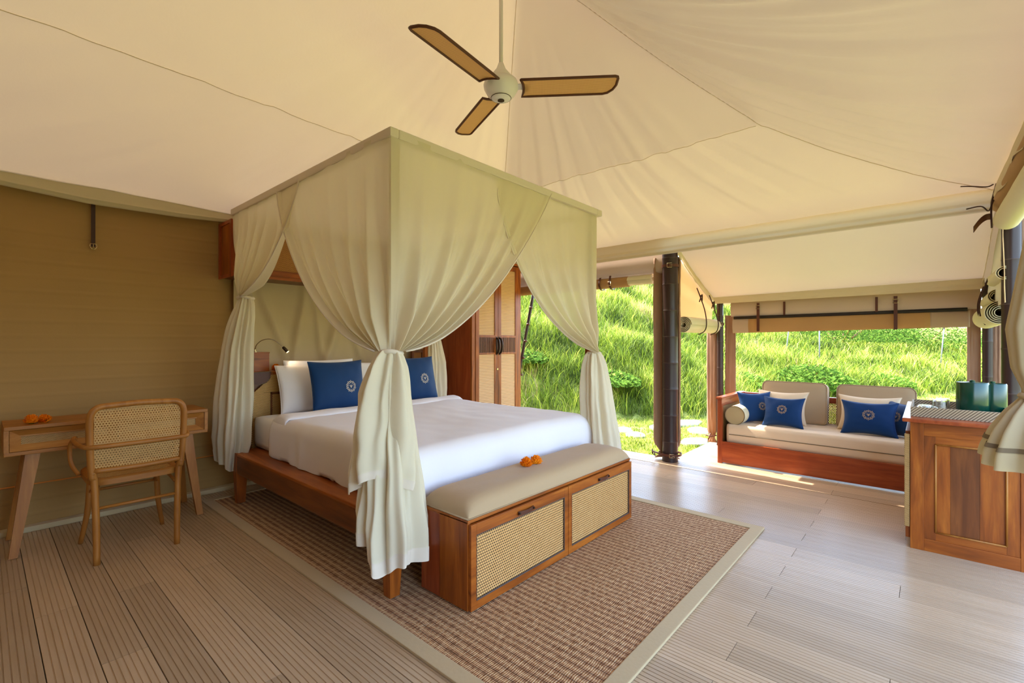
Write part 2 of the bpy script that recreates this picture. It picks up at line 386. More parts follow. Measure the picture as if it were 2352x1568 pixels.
# ---- valances (hanging strips along the eaves)
def valance(name, A, B, ztop, zbot, nrm, label, n=90, bands=(), mat='valance', amp=.008):
    A, B = Vector(A), Vector(B); rows = []
    for i in range(n+1):
        u = i/n; p = A.lerp(B, u); zt = ztop(u); zb = zbot(u); r = []
        for j in range(15):
            v = j/14; z = lerp(zt, zb, v)
            off = amp*v*(nz1(u*9*(B-A).length/4, v*2, ztop(0))+.4*nz1(u*40, v*4, 2)) + .015*sin(pi*v*.5)
            for b in bands:
                if abs(v-b) < .05: off += .012
            r.append((p.x+nrm[0]*off, p.y+nrm[1]*off, z))
        rows.append(r)
    m = MB(); m.grid(rows)
    return struct(name, m, mat, label, smooth=True)
valance('trim_1', (-3.2, 4.24, 0), (4.5, 4.24, 0), lambda u: 2.30-.05*min(1, u/.6)+.0, lambda u: interp(u, [0, .42, .48, .55, .6, 1], [2.17, 2.155, 2.125, 2.135, 2.165, 2.17]), (0, -1), 'cream valance strip along the khaki wall', bands=(.8, .95))
valance('trim_2', (4.52, 4.3, 0), (4.52, Y0, 0), lambda u: 2.235, lambda u: 2.055+.02*u, (-1, 0), 'cream double-hemmed valance across the porch side', bands=(.65, .7, .93), n=120)
valance('trim_3', (-3.2, Y0+.02, 0), (4.5, Y0+.02, 0), lambda u: 2.24, lambda u: 2.1+.02*sin(u*60), (0, 1), 'cream valance over the right-hand opening', amp=.03)
valance('trim_4', (5.585, 1.84, 0), (5.585, Y0, 0), lambda u: 1.705+.03*u, lambda u: 1.63+.012*u, (-1, 0), 'beige valance along the far edge of the porch lining', amp=.02)
def slope_strip(name, y, h, label):
    rows = []
    for i in range(40):
        u = i/39; xx = lerp(4.58, 5.6, u); zt = porch_z(xx, y)+.005
        rows.append([(xx, y+.006*nz1(u*12, v*3, 1)+.01*v, zt-h*v*(1+.12*nz1(u*14, 2, 2))) for v in (0, .25, .5, .75, 1)])
    m = MB(); m.grid(rows); struct(name, m, 'valance', label, smooth=True)
slope_strip('trim_5', 1.845, .07, 'cream edge strip sloping down from the bamboo post')
slope_strip('trim_6', Y0+.01, .09, 'cream edge strip sloping down at the right end of the porch')
# ---- khaki wall (horizontal pleats)
rows = []
for i in range(130):
    xx = lerp(-3.1, 4.6, i/129); r = []
    for j in range(240):
        z = lerp(.02, 2.3, j/239); k = (z-.05)/.095; fr = k-math.floor(k)
        yy = 4.30-.0034*math.exp(-((fr-.5)/.07)**2)*(1+.8*nz1(xx*1.5, math.floor(k)*7.3, 0)) + .006*nz1(xx*1.1, z*1.3, 4)+.004*nz1(xx*3, z*8, 9)
        r.append((xx, yy, z + .01*nz1(xx*.8, z*.7, 6)*(0 if j in (0, 239) else 1)))
    rows.append(r)
m = MB(); m.grid(rows); struct('wall_left', m, 'khaki', 'khaki canvas wall with fine horizontal pleats', smooth=True, fix=False)
m = MB(); m.box((-3.1, 4.345, 0), (4.6, 4.36, 2.3)); struct('wall_outer', m, 'khaki', 'outer skin of the khaki canvas wall')
m = MB(); m.box((-3.1, 4.235, 0.0), (3.5, 4.30, .035), .01); struct('baseboard_left', m, 'canvas_beige', 'pale canvas hem lying along the foot of the khaki wall')
m = MB(); m.tube([(-3.0, 4.292, .29), (0, 4.29, .29), (1.6, 4.292, .285)], .0045, 6); struct('painted_seam_light', m, 'seam_light_orange', 'thin orange line painted for daylight leaking through a seam low on the khaki wall', smooth=True)  # orange colour stands in for daylight leaking through the seam
m = MB(); m.grid([[(-3.12, yy, z) for z in np.linspace(0, 2.3, 10)] for yy in np.linspace(-.4, 4.3, 20)]); struct('wall_rear', m, 'khaki', 'canvas wall behind the viewer')
m = MB(); m.grid([[(xx, -.40+.01*nz1(xx*2, z*3, 1), z) for z in np.linspace(1.95, 2.26, 8)] for xx in np.linspace(-.3, 4.6, 40)]); struct('trim_8', m, 'canvas_tan', 'tan canvas band above the rolled blinds on the right', smooth=True)
m = MB(); m.grid([[(xx, -.385+.01*nz1(xx*3, k*3, 1), lerp(1.46, lerp(2.24, 1.74, (xx-4.5)/1.18), k)) for k in np.linspace(0, 1, 8)] for xx in np.linspace(4.5, 5.78, 20)]); struct('trim_9', m, 'canvas_beige', 'beige canvas gable at the right end of the porch', smooth=True)
m = MB(); m.grid([[(xx, -.43, z) for z in np.linspace(0, 2.26, 10)] for xx in np.linspace(-3.1, .2, 30)]); struct('shade_wall_right', m, 'khaki', 'unseen canvas wall added on the near right side to darken the left of the room')  # out of view, added to keep light off the left of the room
# ---- ground and hill
BX = [-40, 4.6, 6.1, 7.2, 8.2, 10.7, 17, 30, 60]; BYv = [7.0, 7.0, 5.6, 4.2, 3.05, 2.5, -.6, -7, -20]
bl = [Vector((a, b)) for a, b in zip(BX, BYv)]
def bank_t(x, y):
    p = Vector((x, y)); best = 1e9; sg = 1
    for a, b in zip(bl, bl[1:]):
        d = b-a; u = max(0, min(1, (p-a).dot(d)/d.dot(d))); q = a+d*u; L = (p-q).length
        if L < best: best = L; cr = d.x*(p.y-a.y)-d.y*(p.x-a.x); sg = 1 if cr > 0 else -1
    return best*sg
def ground_z(x, y):
    t = bank_t(x, y)
    if t <= 0: return -.15+.015*nz1(x*1.2, y*1.2, 0)
    k = interp(math.atan2(y, x), [-.1, .16, .34, .7], [.30, .36, .62, 1.0])
    z = interp(t, [0, .5, 1.6, 2.9, 4.2, 6.5, 9, 14, 22, 40], [0, .75, 1.55, 1.72, 2.9, 3.5, 5.0, 6.8, 9.5, 15])
    amp = min(1, t)
    return -.15+z*k+amp*(.28*nz1(x*.45, y*.45, 2)+.16*nz1(x*1.1, y*1.1, 5)+.08*nz1(x*2.6, y*2.6, 8))
def ground_obj(name, xs, ys, label, keep):
    m = MB(); m.v = [(x, y, ground_z(x, y)) for x in xs for y in ys]; n = len(ys)
    for i in range(len(xs)-1):
        for j in range(n-1):
            if keep((xs[i]+xs[i+1])/2, (ys[j]+ys[j+1])/2): m.f.append((i*n+j, (i+1)*n+j, (i+1)*n+j+1, i*n+j+1))
    return struct(name, m, 'turf', label, smooth=True)
xs = list(np.linspace(-30, 0, 12))[:-1]+list(np.linspace(0, 26, 130))+list(np.linspace(27, 70, 30)); ys = list(np.linspace(-40, -8, 12))[:-1]+list(np.linspace(-8, 16, 110))+list(np.linspace(17, 60, 26))
ground_obj('hillside', xs, ys, 'terraced grassy hillside rising behind the tent', lambda x, y: True)
# grass blades (uncountable)
def scatter_blades(name, pts, hgt, wid, nb, label, mat='grass', spread=.06, leafy=False):
    pts = np.array(pts); n = len(pts)*nb
    P = np.repeat(pts, nb, axis=0); dist = np.hypot(P[:, 0], P[:, 1]); sc = np.clip(dist/9, .8, 3.2)
    P[:, 0] += rng.randn(n)*spread*sc; P[:, 1] += rng.randn(n)*spread*sc
    h = hgt*(.45+.9*rng.rand(n))*np.repeat(.6+.8*rng.rand(len(pts)), nb); a = rng.rand(n)*2*pi; lean = (.15+.75*rng.rand(n))*h
    dx, dy = np.cos(a)*lean, np.sin(a)*lean; b = rng.rand(n)*2*pi; wx, wy = np.cos(b)*wid*sc/2, np.sin(b)*wid*sc/2
    z0 = P[:, 2]-.03
    V = np.zeros((n, 5, 3))
    V[:, 0] = np.stack([P[:, 0]-wx, P[:, 1]-wy, z0], 1); V[:, 1] = np.stack([P[:, 0]+wx, P[:, 1]+wy, z0], 1)
    mx, my, mz = P[:, 0]+dx*.35, P[:, 1]+dy*.35, z0+h*.62
    V[:, 2] = np.stack([mx+wx*.9, my+wy*.9, mz], 1); V[:, 3] = np.stack([mx-wx*.9, my-wy*.9, mz], 1)
    V[:, 4] = np.stack([P[:, 0]+dx, P[:, 1]+dy, z0+h*.98], 1)
    idx = np.arange(n)*5
    loops = np.stack([idx, idx+1, idx+2, idx, idx+2, idx+3, idx+3, idx+2, idx+4], 1).reshape(-1)
    me = bpy.data.meshes.new(name); me.vertices.add(n*5); me.vertices.foreach_set('co', V.reshape(-1))
    me.loops.add(n*9); me.loops.foreach_set('vertex_index', loops.astype(np.int32))
    me.polygons.add(n*3); me.polygons.foreach_set('loop_start', np.arange(0, n*9, 3, dtype=np.int32))
    me.update(calc_edges=True)
    at = me.attributes.new('tone', 'FLOAT', 'POINT')
    tn = np.repeat(np.clip(np.repeat(tones[name], nb)+rng.randn(n)*.22, 0, 1), 5)
    at.data.foreach_set('value', tn.astype(np.float32))
    me.materials.append(M[mat]); me.update()
    o = bpy.data.objects.new(name, me); COL.objects.link(o); o['kind'] = 'stuff'; o['label'] = label; o['category'] = 'grass'
    return o
tones = {}
def polar_pts(n, a0, a1, r0, r1, cond):
    out = []; tn = []
    while len(out) < n:
        a = lerp(a0, a1, random.random()); r = r0*(r1/r0)**random.random(); x, y = r*cos(a), r*sin(a)
        t = bank_t(x, y)
        if cond(x, y, t):
            out.append((x, y, ground_z(x, y))); tn.append(.45+.5*nz1(x*.5, y*.5, 11)+.6*nz1(x*1.7, y*1.7, 12))
    return out, np.array(tn)
p, tn = polar_pts(30000, math.radians(-6), math.radians(50), 6.0, 34, lambda x, y, t: t > .05); tones['tall_grass'] = tn
scatter_blades('tall_grass', p, .25, .011, 7, 'long bright green grass covering the terraced hillside')
inside = lambda x, y: (x < 4.72 and y < 4.5) or (x < 5.82 and y < 2.0)
p, tn = polar_pts(9000, math.radians(-6), math.radians(46), 5.2, 16, lambda x, y, t: t < .1 and not inside(x, y)); tones['lawn_grass'] = tn+.12
scatter_blades('lawn_grass', p, .065, .009, 7, 'short yellow green lawn grass between deck and hillside', spread=.04)
# stepping stones
for k, (sx, sy, rx, ry, ro) in enumerate([(6.41, 3.44, .22, .14, .4), (6.2, 3.12, .2, .13, .7), (7.6, 3.0, .42, .2, -.3), (6.3, 2.32, .26, .16, 0), (7.05, 3.1, .3, .17, .2), (5.7, 3.5, .2, .14, .1), (7.1, 2.55, .28, .16, .5)]):
    slb = ['pale stepping stone nearest the far curtain tail', 'pale stepping stone just below the one nearest the curtain tail', 'long pale stepping stone farthest back behind the bamboo post', 'pale stepping stone nearest the deck right of the bamboo post', 'pale stepping stone left of the bamboo post, behind the others', 'small pale stepping stone at the left edge of the lawn path', 'pale stepping stone between the nearest and the long farthest one'][k]
    pr = []; 
    for j in range(14):
        a = 2*pi*j/14; q = 1+.18*nz1(cos(a)*2, sin(a)*2, k*3.3); u, v = rx*q*cos(a), ry*q*sin(a); pr.append((u*cos(ro)-v*sin(ro), u*sin(ro)+v*cos(ro)))
    m = MB(); m.prism(pr, -.04, .03)
    o = m.build('stepping_stone', 'stone', org=(0, 0, 0)); o.location = (sx, sy, -.15)
    tag(o, slb, 'stone', 'stepping stones in the lawn')
# leafy shrubs
def shrub(c, r, h, n, label, tone=.3):
    n = int(n*2.2)
    V = []; F = []; T = []
    for i in range(n):
        a = random.random()*2*pi; q = random.random()**.5; ph = random.random()
        x, y, z = r*q*cos(a), r*q*sin(a), h*(.1+.9*ph*(1-q*q*.7)); s = .03+.035*random.random()
        d = Vector((random.gauss(0, 1), random.gauss(0, 1), random.gauss(0, .7))).normalized(); e = d.orthogonal().normalized()
        p = Vector((x, y, z)); o = len(V)
        for q2 in (p-d*s, p+e*s*.45, p+d*s, p-e*s*.45): V.append(q2)
        F.append((o, o+1, o+2, o+3)); T += [min(1, max(0, tone+random.gauss(0, .22)))]*4
    m = MB(); m.add(V, F)
    st = thing('leafy_shrub', label, 'shrub', (c[0], c[1], ground_z(*c)-.05))
    o = m.build('foliage', 'leaf', st, fix=False); at = o.data.attributes.new('tone', 'FLOAT', 'POINT'); at.data.foreach_set('value', np.array(T, dtype=np.float32))
    m = MB()
    for k in range(7):
        a = k*.9; m.tube([(0, 0, 0), (r*.3*cos(a), r*.3*sin(a), h*.4), (r*.6*cos(a), r*.6*sin(a), h*.7)], [.02, .013, .006], 5)
    m.build('stem', 'darkteakZ', st)
shrub((12.9, 2.1), .95, .62, 2200, 'large dark leafy shrub beyond the gap between the porch back cushions', .25)
shrub((11.3, 3.1), .6, .4, 1000, 'leafy shrub left of the metal stake seen above the left back cushion', .45)
shrub((15.5, 1.0), .8, .4, 1100, 'low leafy shrub on the slope above the right back cushion', .4)
shrub((7.7, 4.4), .55, .3, 900, 'leafy shrub at the foot of the bank left of the bamboo post', .35)
shrub((6.9, 5.8), .5, .3, 800, 'leafy shrub at the bank foot just right of the wardrobe', .3)
shrub((23, 2.6), 2.4, 1.5, 2600, 'dark bushy tree clump at the top of the slope', .1)
shrub((27, .2), 2.6, 1.3, 2400, 'dark tree clump on the skyline at the right end of the porch view', .15)
# metal stakes on the slope
def stake(x, y, z1, lx, ly, label):
    z0 = ground_z(x, y); st = thing('metal_stake', label, 'stake', (x, y, z0)); m = MB()
    m.tube([(0, 0, -.1), (lx, ly, z1-z0)], .017, 8); m.build('pole', 'steel_post', st, smooth=True)
    m = MB(); m.tube([(lx, ly, z1-z0-.02), (lx, ly, z1-z0+.03)], .021, 8); m.build('cap', 'node', st)
def at_dep(px, dep): u = (px-1176)/1081; return (.7498*dep+.6616*u*dep, .6616*dep-.7498*u*dep)
a = at_dep(1882, 12.8); stake(a[0], a[1], 1.75, 0, 0, 'upright metal stake seen above the gap beside the left back cushion')
a = at_dep(1803, 14); b = at_dep(1813, 14); stake(a[0], a[1], 1.75, b[0]-a[0], b[1]-a[1], 'slanting metal stake left of the upright one on the slope')
a = at_dep(2158, 14.5); b = at_dep(2168, 14.5); stake(a[0], a[1], 1.6, b[0]-a[0], b[1]-a[1], 'slightly leaning metal stake at the right of the porch view')

# ================= TENT POSTS, FLAPS, BLINDS =================
def bamboo(loc, r, h, label, mat='black_bamboo', nodes=.26, first=.13):
    t_ = thing('bamboo_post', label, 'post', loc)
    m = MB(); prof = [(0, 0), (r, 0)]; z = first
    while z < h-.05:
        prof += [(r*.985, z-.03), (r*1.0, z-.008), (r*1.015, z), (r*1.0, z+.008), (r*.985, z+.03)]; z += nodes
    prof += [(r, h), (0, h)]; m.lathe(prof, n=28); m.build('culm', mat, t_, smooth=True, angle=50)
    z = first; 
    while z < h-.05:
        m = MB(); m.lathe([(r*1.0, z-.005), (r*1.02, z-.002), (r*1.02, z+.002), (r*1.0, z+.005)], n=28); m.build('node_ring', 'node', t_, smooth=True); z += nodes
    return t_
def strap_ring(par, c, r, z, wd=.028, name='strap', bx=-1, by=0, mat='leather'):
    m = MB(); P = [[(c[0]+rr*cos(a), c[1]+rr*sin(a), z+zz) for rr, zz in ((r, -wd/2), (r+.004, -wd/2), (r+.004, wd/2), (r, wd/2))] for a in np.linspace(0, 2*pi, 33)[:-1]]
    m.grid(P, closed_u=True, closed_v=True); s_ = m.build(name, mat, par, smooth=True, angle=40)
    q = math.hypot(bx, by); bx /= q; by /= q; tx, ty = -by, bx; b0 = (c[0]+bx*(r+.009), c[1]+by*(r+.009), z)
    m = MB(); w2, h2 = .022, wd*.75
    loop = [(b0[0]+tx*u, b0[1]+ty*u, z+v) for u, v in ((-w2, -h2), (w2, -h2), (w2, h2), (-w2, h2), (-w2, -h2))]
    m.tube(loop, .003, 6); m.tube([b0, (b0[0]+tx*w2, b0[1]+ty*w2, z)], .0025, 6); m.build('buckle', 'brass', s_, smooth=True)
    return s_
P1 = (4.60, 1.94)
bp = bamboo((P1[0], P1[1], 0), .077, 2.10, 'thick dark bamboo post at the corner of deck and lawn', first=.20, nodes=.262)
strap_ring(bp, (0, 0), .079, 1.955, bx=-1, by=-.35); strap_ring(bp, (-.0, .0), .108, .075, bx=-1, by=-.6, mat='leather', wd=.022)
bp2 = bamboo((5.68, 1.80, 0), .036, 1.70, 'slim dark bamboo post behind the left arm of the daybed', first=.3, nodes=.30)
strap_ring(bp2, (0, 0), .04, 1.40, bx=-1, by=-.4)
bp3 = bamboo((4.60, -.425, 0), .05, 2.2, 'dark green-black bamboo post behind the two green canisters', first=.25, nodes=.3)
bp4 = bamboo((5.68, -.385, 0), .034, 1.70, 'slim dark post at the far right corner of the porch', first=.3, nodes=.3)
def flap(name, label, path, z0, z1, cat='canvas flap', mat='canvas_brown', tie=.08, n=60, thick=.02, wob=.012, seed=0):
    """vertical folded canvas strip; path = plan polyline, closed tube of cloth"""
    t_ = thing(name, label, cat, (0, 0, 0)); P = resample([(a, b, 0) for a, b in path], 16); rows = []
    cx = sum(p.x for p in P)/len(P); cy = sum(p.y for p in P)/len(P)
    for i in range(n+1):
        z = lerp(z0, z1, i/n); r = []
        sq = 1-.45*math.exp(-((z-tie)/.06)**2)+(.12 if z < tie-.03 else 0)
        for side in (1, -1):
            seq = list(range(16)) if side == 1 else list(range(15, -1, -1))
            for j in seq:
                a = P[max(j-1, 0)]; b = P[min(j+1, 15)]; d = (b-a).normalized(); nn = Vector((-d.y, d.x, 0))
                o_ = side*thick/2*(.6+.5*sin(pi*j/15)) + wob*nz1(j*.5, z*1.6, seed)+.004*nz1(j*.4, z*12, seed+3)
                q = P[j]+nn*o_
                r.append((cx+(q.x-cx)*sq, cy+(q.y-cy)*sq, z))
        rows.append(r)
    m = MB(); m.grid(rows, closed_v=True); b = len(rows[0]); m.f.append(tuple(range(b))[::-1]); m.f.append(tuple((n)*b+k for k in range(b)))
    m.build('canvas', mat, t_, smooth=True); return t_
f_ = flap('tied_flap', 'beige-brown canvas flap tied against the far side of the thick bamboo post', [(4.56, 2.09), (4.62, 2.06), (4.665, 1.99), (4.672, 1.90), (4.655, 1.86)], .02, 2.05, seed=1, thick=.03)
m = MB(); m.tube([(4.545, 2.10, .085), (4.52, 2.03, .08), (4.50, 1.95, .075)], .009, 8); m.tube([(4.56, 2.11, .10), (4.545, 2.10, .06), (4.56, 2.08, .04), (4.575, 2.10, .07)], .007, 8); m.build('tie', 'leather', f_, smooth=True)
f_ = flap('tied_flap', 'brown canvas flap strip left of the slim post behind the daybed', [(5.71, 1.84), (5.70, 1.89), (5.70, 1.955)], .02, 1.32, seed=2, thick=.03)
m = MB(); m.tube([(5.675, 1.84, .11), (5.67, 1.90, .09), (5.675, 1.96, .10)], .009, 8); m.tube([(5.66, 1.90, .13), (5.65, 1.91, .08), (5.66, 1.93, .05)], .008, 8); m.build('tie', 'leather', f_, smooth=True)
flap('tied_flap', 'brown canvas flap strip right of the slim post behind the daybed', [(5.72, 1.755), (5.72, 1.70), (5.72, 1.64)], .3, 1.5, seed=3, thick=.02)
flap('tied_flap', 'wide brown canvas flap at the right edge of the porch view', [(5.71, -.26), (5.715, -.30), (5.71, -.345)], .3, 1.62, seed=4, thick=.02)
flap('tied_flap', 'narrow brown canvas flap right of the far corner post', [(5.72, -.42), (5.72, -.46), (5.72, -.50)], .3, 1.62, seed=5, thick=.02)
flap('tied_flap', 'dark canvas flap bundled behind the green-black bamboo post', [(4.66, -.44), (4.67, -.50), (4.66, -.56)], .1, 2.1, seed=6, thick=.04)
def roll(par, A, B, R, turns=4, mat='canvas_cream', name='roll', gap=.011, thick=.0045, squash=1.0, side_=1):
    A, B = Vector(A), Vector(B); d = (B-A).normalized(); z = Vector((0, 0, 1)); x = d.cross(z).normalized(); N = int(turns*26)
    pts = []
    for i in range(N+1):
        a = 2*pi*turns*i/N; r = R-gap*a/(2*pi)
        pts.append((a, r))
    sec = [(r*cos(a)*side_, r*sin(a)) for a, r in pts]+[((r-thick)*cos(a)*side_, (r-thick)*sin(a)) for a, r in reversed(pts)]
    rows = []
    for k in range(13):
        p = A.lerp(B, k/12); rows.append([p+x*u*(1+.02*nz1(k*.7, 0, R))+z*(v*squash+.004*nz1(k*.5, 1, 3)) for u, v in sec])
    m = MB(); m.grid(rows, closed_v=True); n = len(sec)
    for row, fl_ in ((0, 1), (12, 0)):
        h = n//2
        for i in range(h-1): m.f.append((row*n+i, row*n+i+1, row*n+n-2-i, row*n+n-1-i))
    return m.build(name, mat, par, smooth=True, angle=60)
def strap_loop(par, c, axis, R, ztop, mat='leather_dark', name='strap', w_=.022, buckle=False):
    """strap hanging from ztop around a roll centred at c; axis 'X' or 'Y' = roll axis"""
    pts = [(-.0, ztop)]+[(-(R+.005)*cos(a), -(R+.005)*sin(a)) for a in np.linspace(-.3, pi+.3, 14)]+[(.0, ztop)]
    m = MB(); rows = []
    for u, v in pts:
        r = []
        for k in (-1, 1):
            r.append((c[0]+(u if axis == 'Y' else k*w_/2), c[1]+(u if axis == 'X' else k*w_/2), c[2]+v))
        rows.append(r)
    m.grid(rows); o = m.build(name, mat, par)
    sf = o.modifiers.new('s', 'SOLIDIFY'); sf.thickness = .004
    if buckle:
        m = MB(); q = c[0]-R-.012 if axis == 'Y' else c[0]; 
        m.tube([(q, c[1]-.02, c[2]+.01), (q, c[1]+.02, c[2]+.01), (q, c[1]+.02, c[2]-.03), (q, c[1]-.02, c[2]-.03), (q, c[1]-.02, c[2]+.01)], .003, 6); m.build('buckle', 'brass', o, smooth=True)
    return o
# blind above the lawn opening (axis Y)
b_ = thing('rolled_blind', 'rolled canvas blind above the lawn opening left of the thick bamboo post', 'blind', (4.62, 3.2, 1.85))
o0 = (4.62, 3.2, 1.85)
roll(b_, (0, -1.07, -.005), (0, -.80, -.005), .056, 3, 'canvas_cream', 'roll_end', side_=-1)
roll(b_, (0, -.80, -.01), (0, 1.0, -.01), .062, 3, 'canvas_tan', 'roll')
m = MB(); m.grid([[(x_, y_, z_) for x_, z_ in ((-.03, .40), (-.03, .27), (-.05, .20), (-.062, .12), (-.05, .06), (-.01, .045))] for y_ in np.linspace(-1.22, 1.0, 10)]); m.build('upper_fold', 'canvas_taupe', b_, smooth=True)
for yy in (-.60, -.47): strap_loop(b_, (-.0, yy, -.01), 'Y', .066, .26 if yy < -.5 else .14, 'leather', buckle=(yy < -.5))
# small clear hanging of eyelet strip next to post
m = MB(); m.box((-.03, -1.13, -.12), (-.02, -1.10, .24)); m.build('eyelet_strip', 'canvas_beige', b_)
# blind on the short side above the lawn (axis X)
b_ = thing('rolled_blind', 'cream rolled canvas blind right of the thick bamboo post, tied with dark cords', 'blind', (5.1, 1.86, 1.37))
roll(b_, (-.36, 0, 0), (.62, 0, 0), .088, 4.5, 'canvas_cream', 'roll', gap=.014)
rows = []
for i in range(24):
    u = i/23; xx = lerp(4.60, 5.68, u); zt = lerp(2.10, 1.68, u); zb = 1.44
    rows.append([(xx-5.1, 1.90-1.86+.012*nz1(xx*3, k*2, 5)-.03*sin(pi*k)*(1 if k < .5 else .4), lerp(zt, zb, k)-1.37) for k in np.linspace(0, 1, 12)])
m = MB(); m.grid(rows); m.build('upper_canvas', 'canvas_tan', b_, smooth=True)
for xx, zt in ((-.02, .30), (.36, .25)):
    m = MB(); m.tube(resample([(xx-.02, -.02, zt+.10), (xx, -.05, zt), (xx+.03, -.085, zt-.14), (xx+.04, -.10, .02), (xx+.02, -.085, -.06), (xx-.04, -.04, -.095)], 22), .006, 6); m.tube(resample([(xx-.03, -.06, zt+.02), (xx+.02, -.06, zt-.04), (xx+.02, -.06, zt+.03), (xx-.03, -.05, zt-.05)], 22), .006, 6)
    m.build('cord', 'leather_dark', b_, smooth=True)
# long blind above the daybed (axis Y)
b_ = thing('rolled_blind', 'long canvas blind half rolled up above the daybed with leather straps', 'blind', (5.68, .69, 1.5))
m = MB(); m.grid([[(x_, y_, z_) for x_, z_ in ((-.01, .16), (-.045, .13), (-.055, .06), (-.045, .0), (-.02, -.02))] for y_ in np.linspace(.98, -1.03, 14)]); m.build('upper_roll', 'canvas_taupe', b_, smooth=True)
m = MB(); m.tube([(-.03, .95, -.035), (-.03, 0, -.03), (-.03, -.95, -.02)], .016, 10); m.build('rod', 'dark', b_, smooth=True)
def panel(y0, y1, mat, nm):
    m = MB(); m.grid([[(-.02-.02*sin(pi*k)+.004*nz1(y_*5, k*3, 2), y_, lerp(-.022, -.205+.03*(.95-y_)/1.9, k)) for k in np.linspace(0, 1, 8)] for y_ in np.linspace(y0, y1, 24)])
    o = m.build(nm, mat, b_, smooth=True); s_ = o.modifiers.new('s', 'SOLIDIFY'); s_.thickness = .008
panel(.965, .80, 'canvas_taupe', 'flap_end'); panel(.80, -.71, 'canvas_tan', 'flap'); panel(-.71, -.965, 'canvas_taupe', 'flap_end')
for yy in (.69, -.47):
    m = MB(); m.box((-.075, yy-.014, -.19), (-.07, yy+.014, .12)); s_ = m.build('strap', 'leather', b_)
    m = MB(); z_ = .09; m.tube([(-.08, yy-.018, z_), (-.08, yy+.018, z_), (-.08, yy+.018, z_-.035), (-.08, yy-.018, z_-.035), (-.08, yy-.018, z_)], .003, 6); m.build('buckle', 'brass', s_, smooth=True)
for yy in (.44, -.33):
    m = MB(); m.box((-.067, yy-.01, -.02), (-.062, yy+.01, .12)); m.build('short_strap', 'leather', b_)
# blinds on the right-hand side
b_ = thing('rolled_blind', 'cream rolled blind hanging end-on above the green canisters', 'blind', (5.2, -.40, 1.41))
roll(b_, (-.28, 0, 0), (.36, .03, -.02), .092, 5, 'canvas_cream', 'roll', gap=.013)
roll(b_, (-.14, .01, .13), (.36, .02, .11), .055, 2.5, 'canvas_cream', 'upper_roll')
m = MB(); m.tube(resample([(0, .07, .22), (.0, .10, .10), (.0, .098, 0), (0, .06, -.08)], 22), .005, 6); m.build('cord', 'leather_dark', b_, smooth=True)
m = MB(); m.tube(resample([(-.2, .06, .26), (-.2, .105, .08), (-.2, .10, -.02)], 22), .005, 6); m.build('cord', 'leather_dark', b_, smooth=True)
b_ = thing('rolled_blind', 'cream canvas roll bunched high beside the foreground curtain', 'blind', (3.9, -.385, 1.98))
roll(b_, (-.9, -.02, .02), (.45, 0, 0), .075, 3.5, 'canvas_cream', 'roll', gap=.014)
roll(b_, (-.9, .0, .15), (.55, .015, .12), .06, 2.5, 'canvas_tan', 'upper_roll')
m = MB(); m.tube(resample([(.42, .05, .16), (.36, .075, .10), (.40, .09, .06), (.3, .13, .075), (.2, .20, .05)], 22), .004, 6); m.build('cord', 'leather_dark', b_, smooth=True)
m = MB(); m.tube(resample([(.5, .05, .26), (.46, .09, .23), (.42, .17, .24), (.36, .22, .235)], 22), .004, 6); m.build('cord', 'leather_dark', b_, smooth=True)
m = MB()
m.tube(resample([(.45, .05, .24), (.42, .075, .1), (.47, .07, -.04)], 22), .005, 6); m.build('cord', 'leather_dark', b_, smooth=True)
m = MB(); m.grid([[Vector(p)+Vector((0, 0, 1))*k for k in (-.02, .02)] for p in resample([(.5, .07, .04), (.45, .10, .03), (.42, .13, -.0), (.4, .16, -.05)], 14)]); o = m.build('strap', 'leather', b_); s_ = o.modifiers.new('s', 'SOLIDIFY'); s_.thickness = .005
b_ = thing('rolled_blind', 'cream canvas piece hooked on the green-black post below the high roll', 'blind', (4.62, -.36, 1.66))
roll(b_, (-.06, -.03, .0), (.5, -.02, 0), .05, 2, 'canvas_cream', 'roll')
# leather strap hanging on khaki wall
b_ = thing('hanging_strap', 'brown leather strap with buckle hanging from the valance on the khaki wall', 'strap', (.517, 4.27, 2.13))
m = MB(); m.box((-.011, -.006, -.285), (.011, 0, .03)); m.build('strap', 'leather_dark', b_)
m = MB(); m.tube([(-.016, -.008, -.265), (.016, -.008, -.265), (.018, -.008, -.285), (.01, -.008, -.30), (-.01, -.008, -.30), (-.018, -.008, -.285), (-.016, -.008, -.265)], .003, 6); m.tube([(0, -.009, -.265), (0, -.009, -.30)], .0025, 5); m.build('buckle', 'brass', b_, smooth=True)
# leaning dark pole outside
t_ = thing('guy_pole', 'thin dark banded pole leaning outside beside the wardrobe', 'pole', (4.68, 4.1, -.15))
m = MB(); m.tube([(0, 0, 0), (-.02+.02, -.06, .8), (.14, -.2, 1.89), (.16, -.22, 2.1)], .02, 10); m.build('pole', 'black_bamboo', t_, smooth=True)
for q in np.linspace(.25, .95, 7):
    m = MB(); p = Vector((.14*q*q, -.2*q, 1.89*q)); m.tube([p-Vector((0, 0, .012)), p+Vector((.002, 0, .012))], .0225, 10); m.build('band', 'rattan_dark', t_, smooth=True)

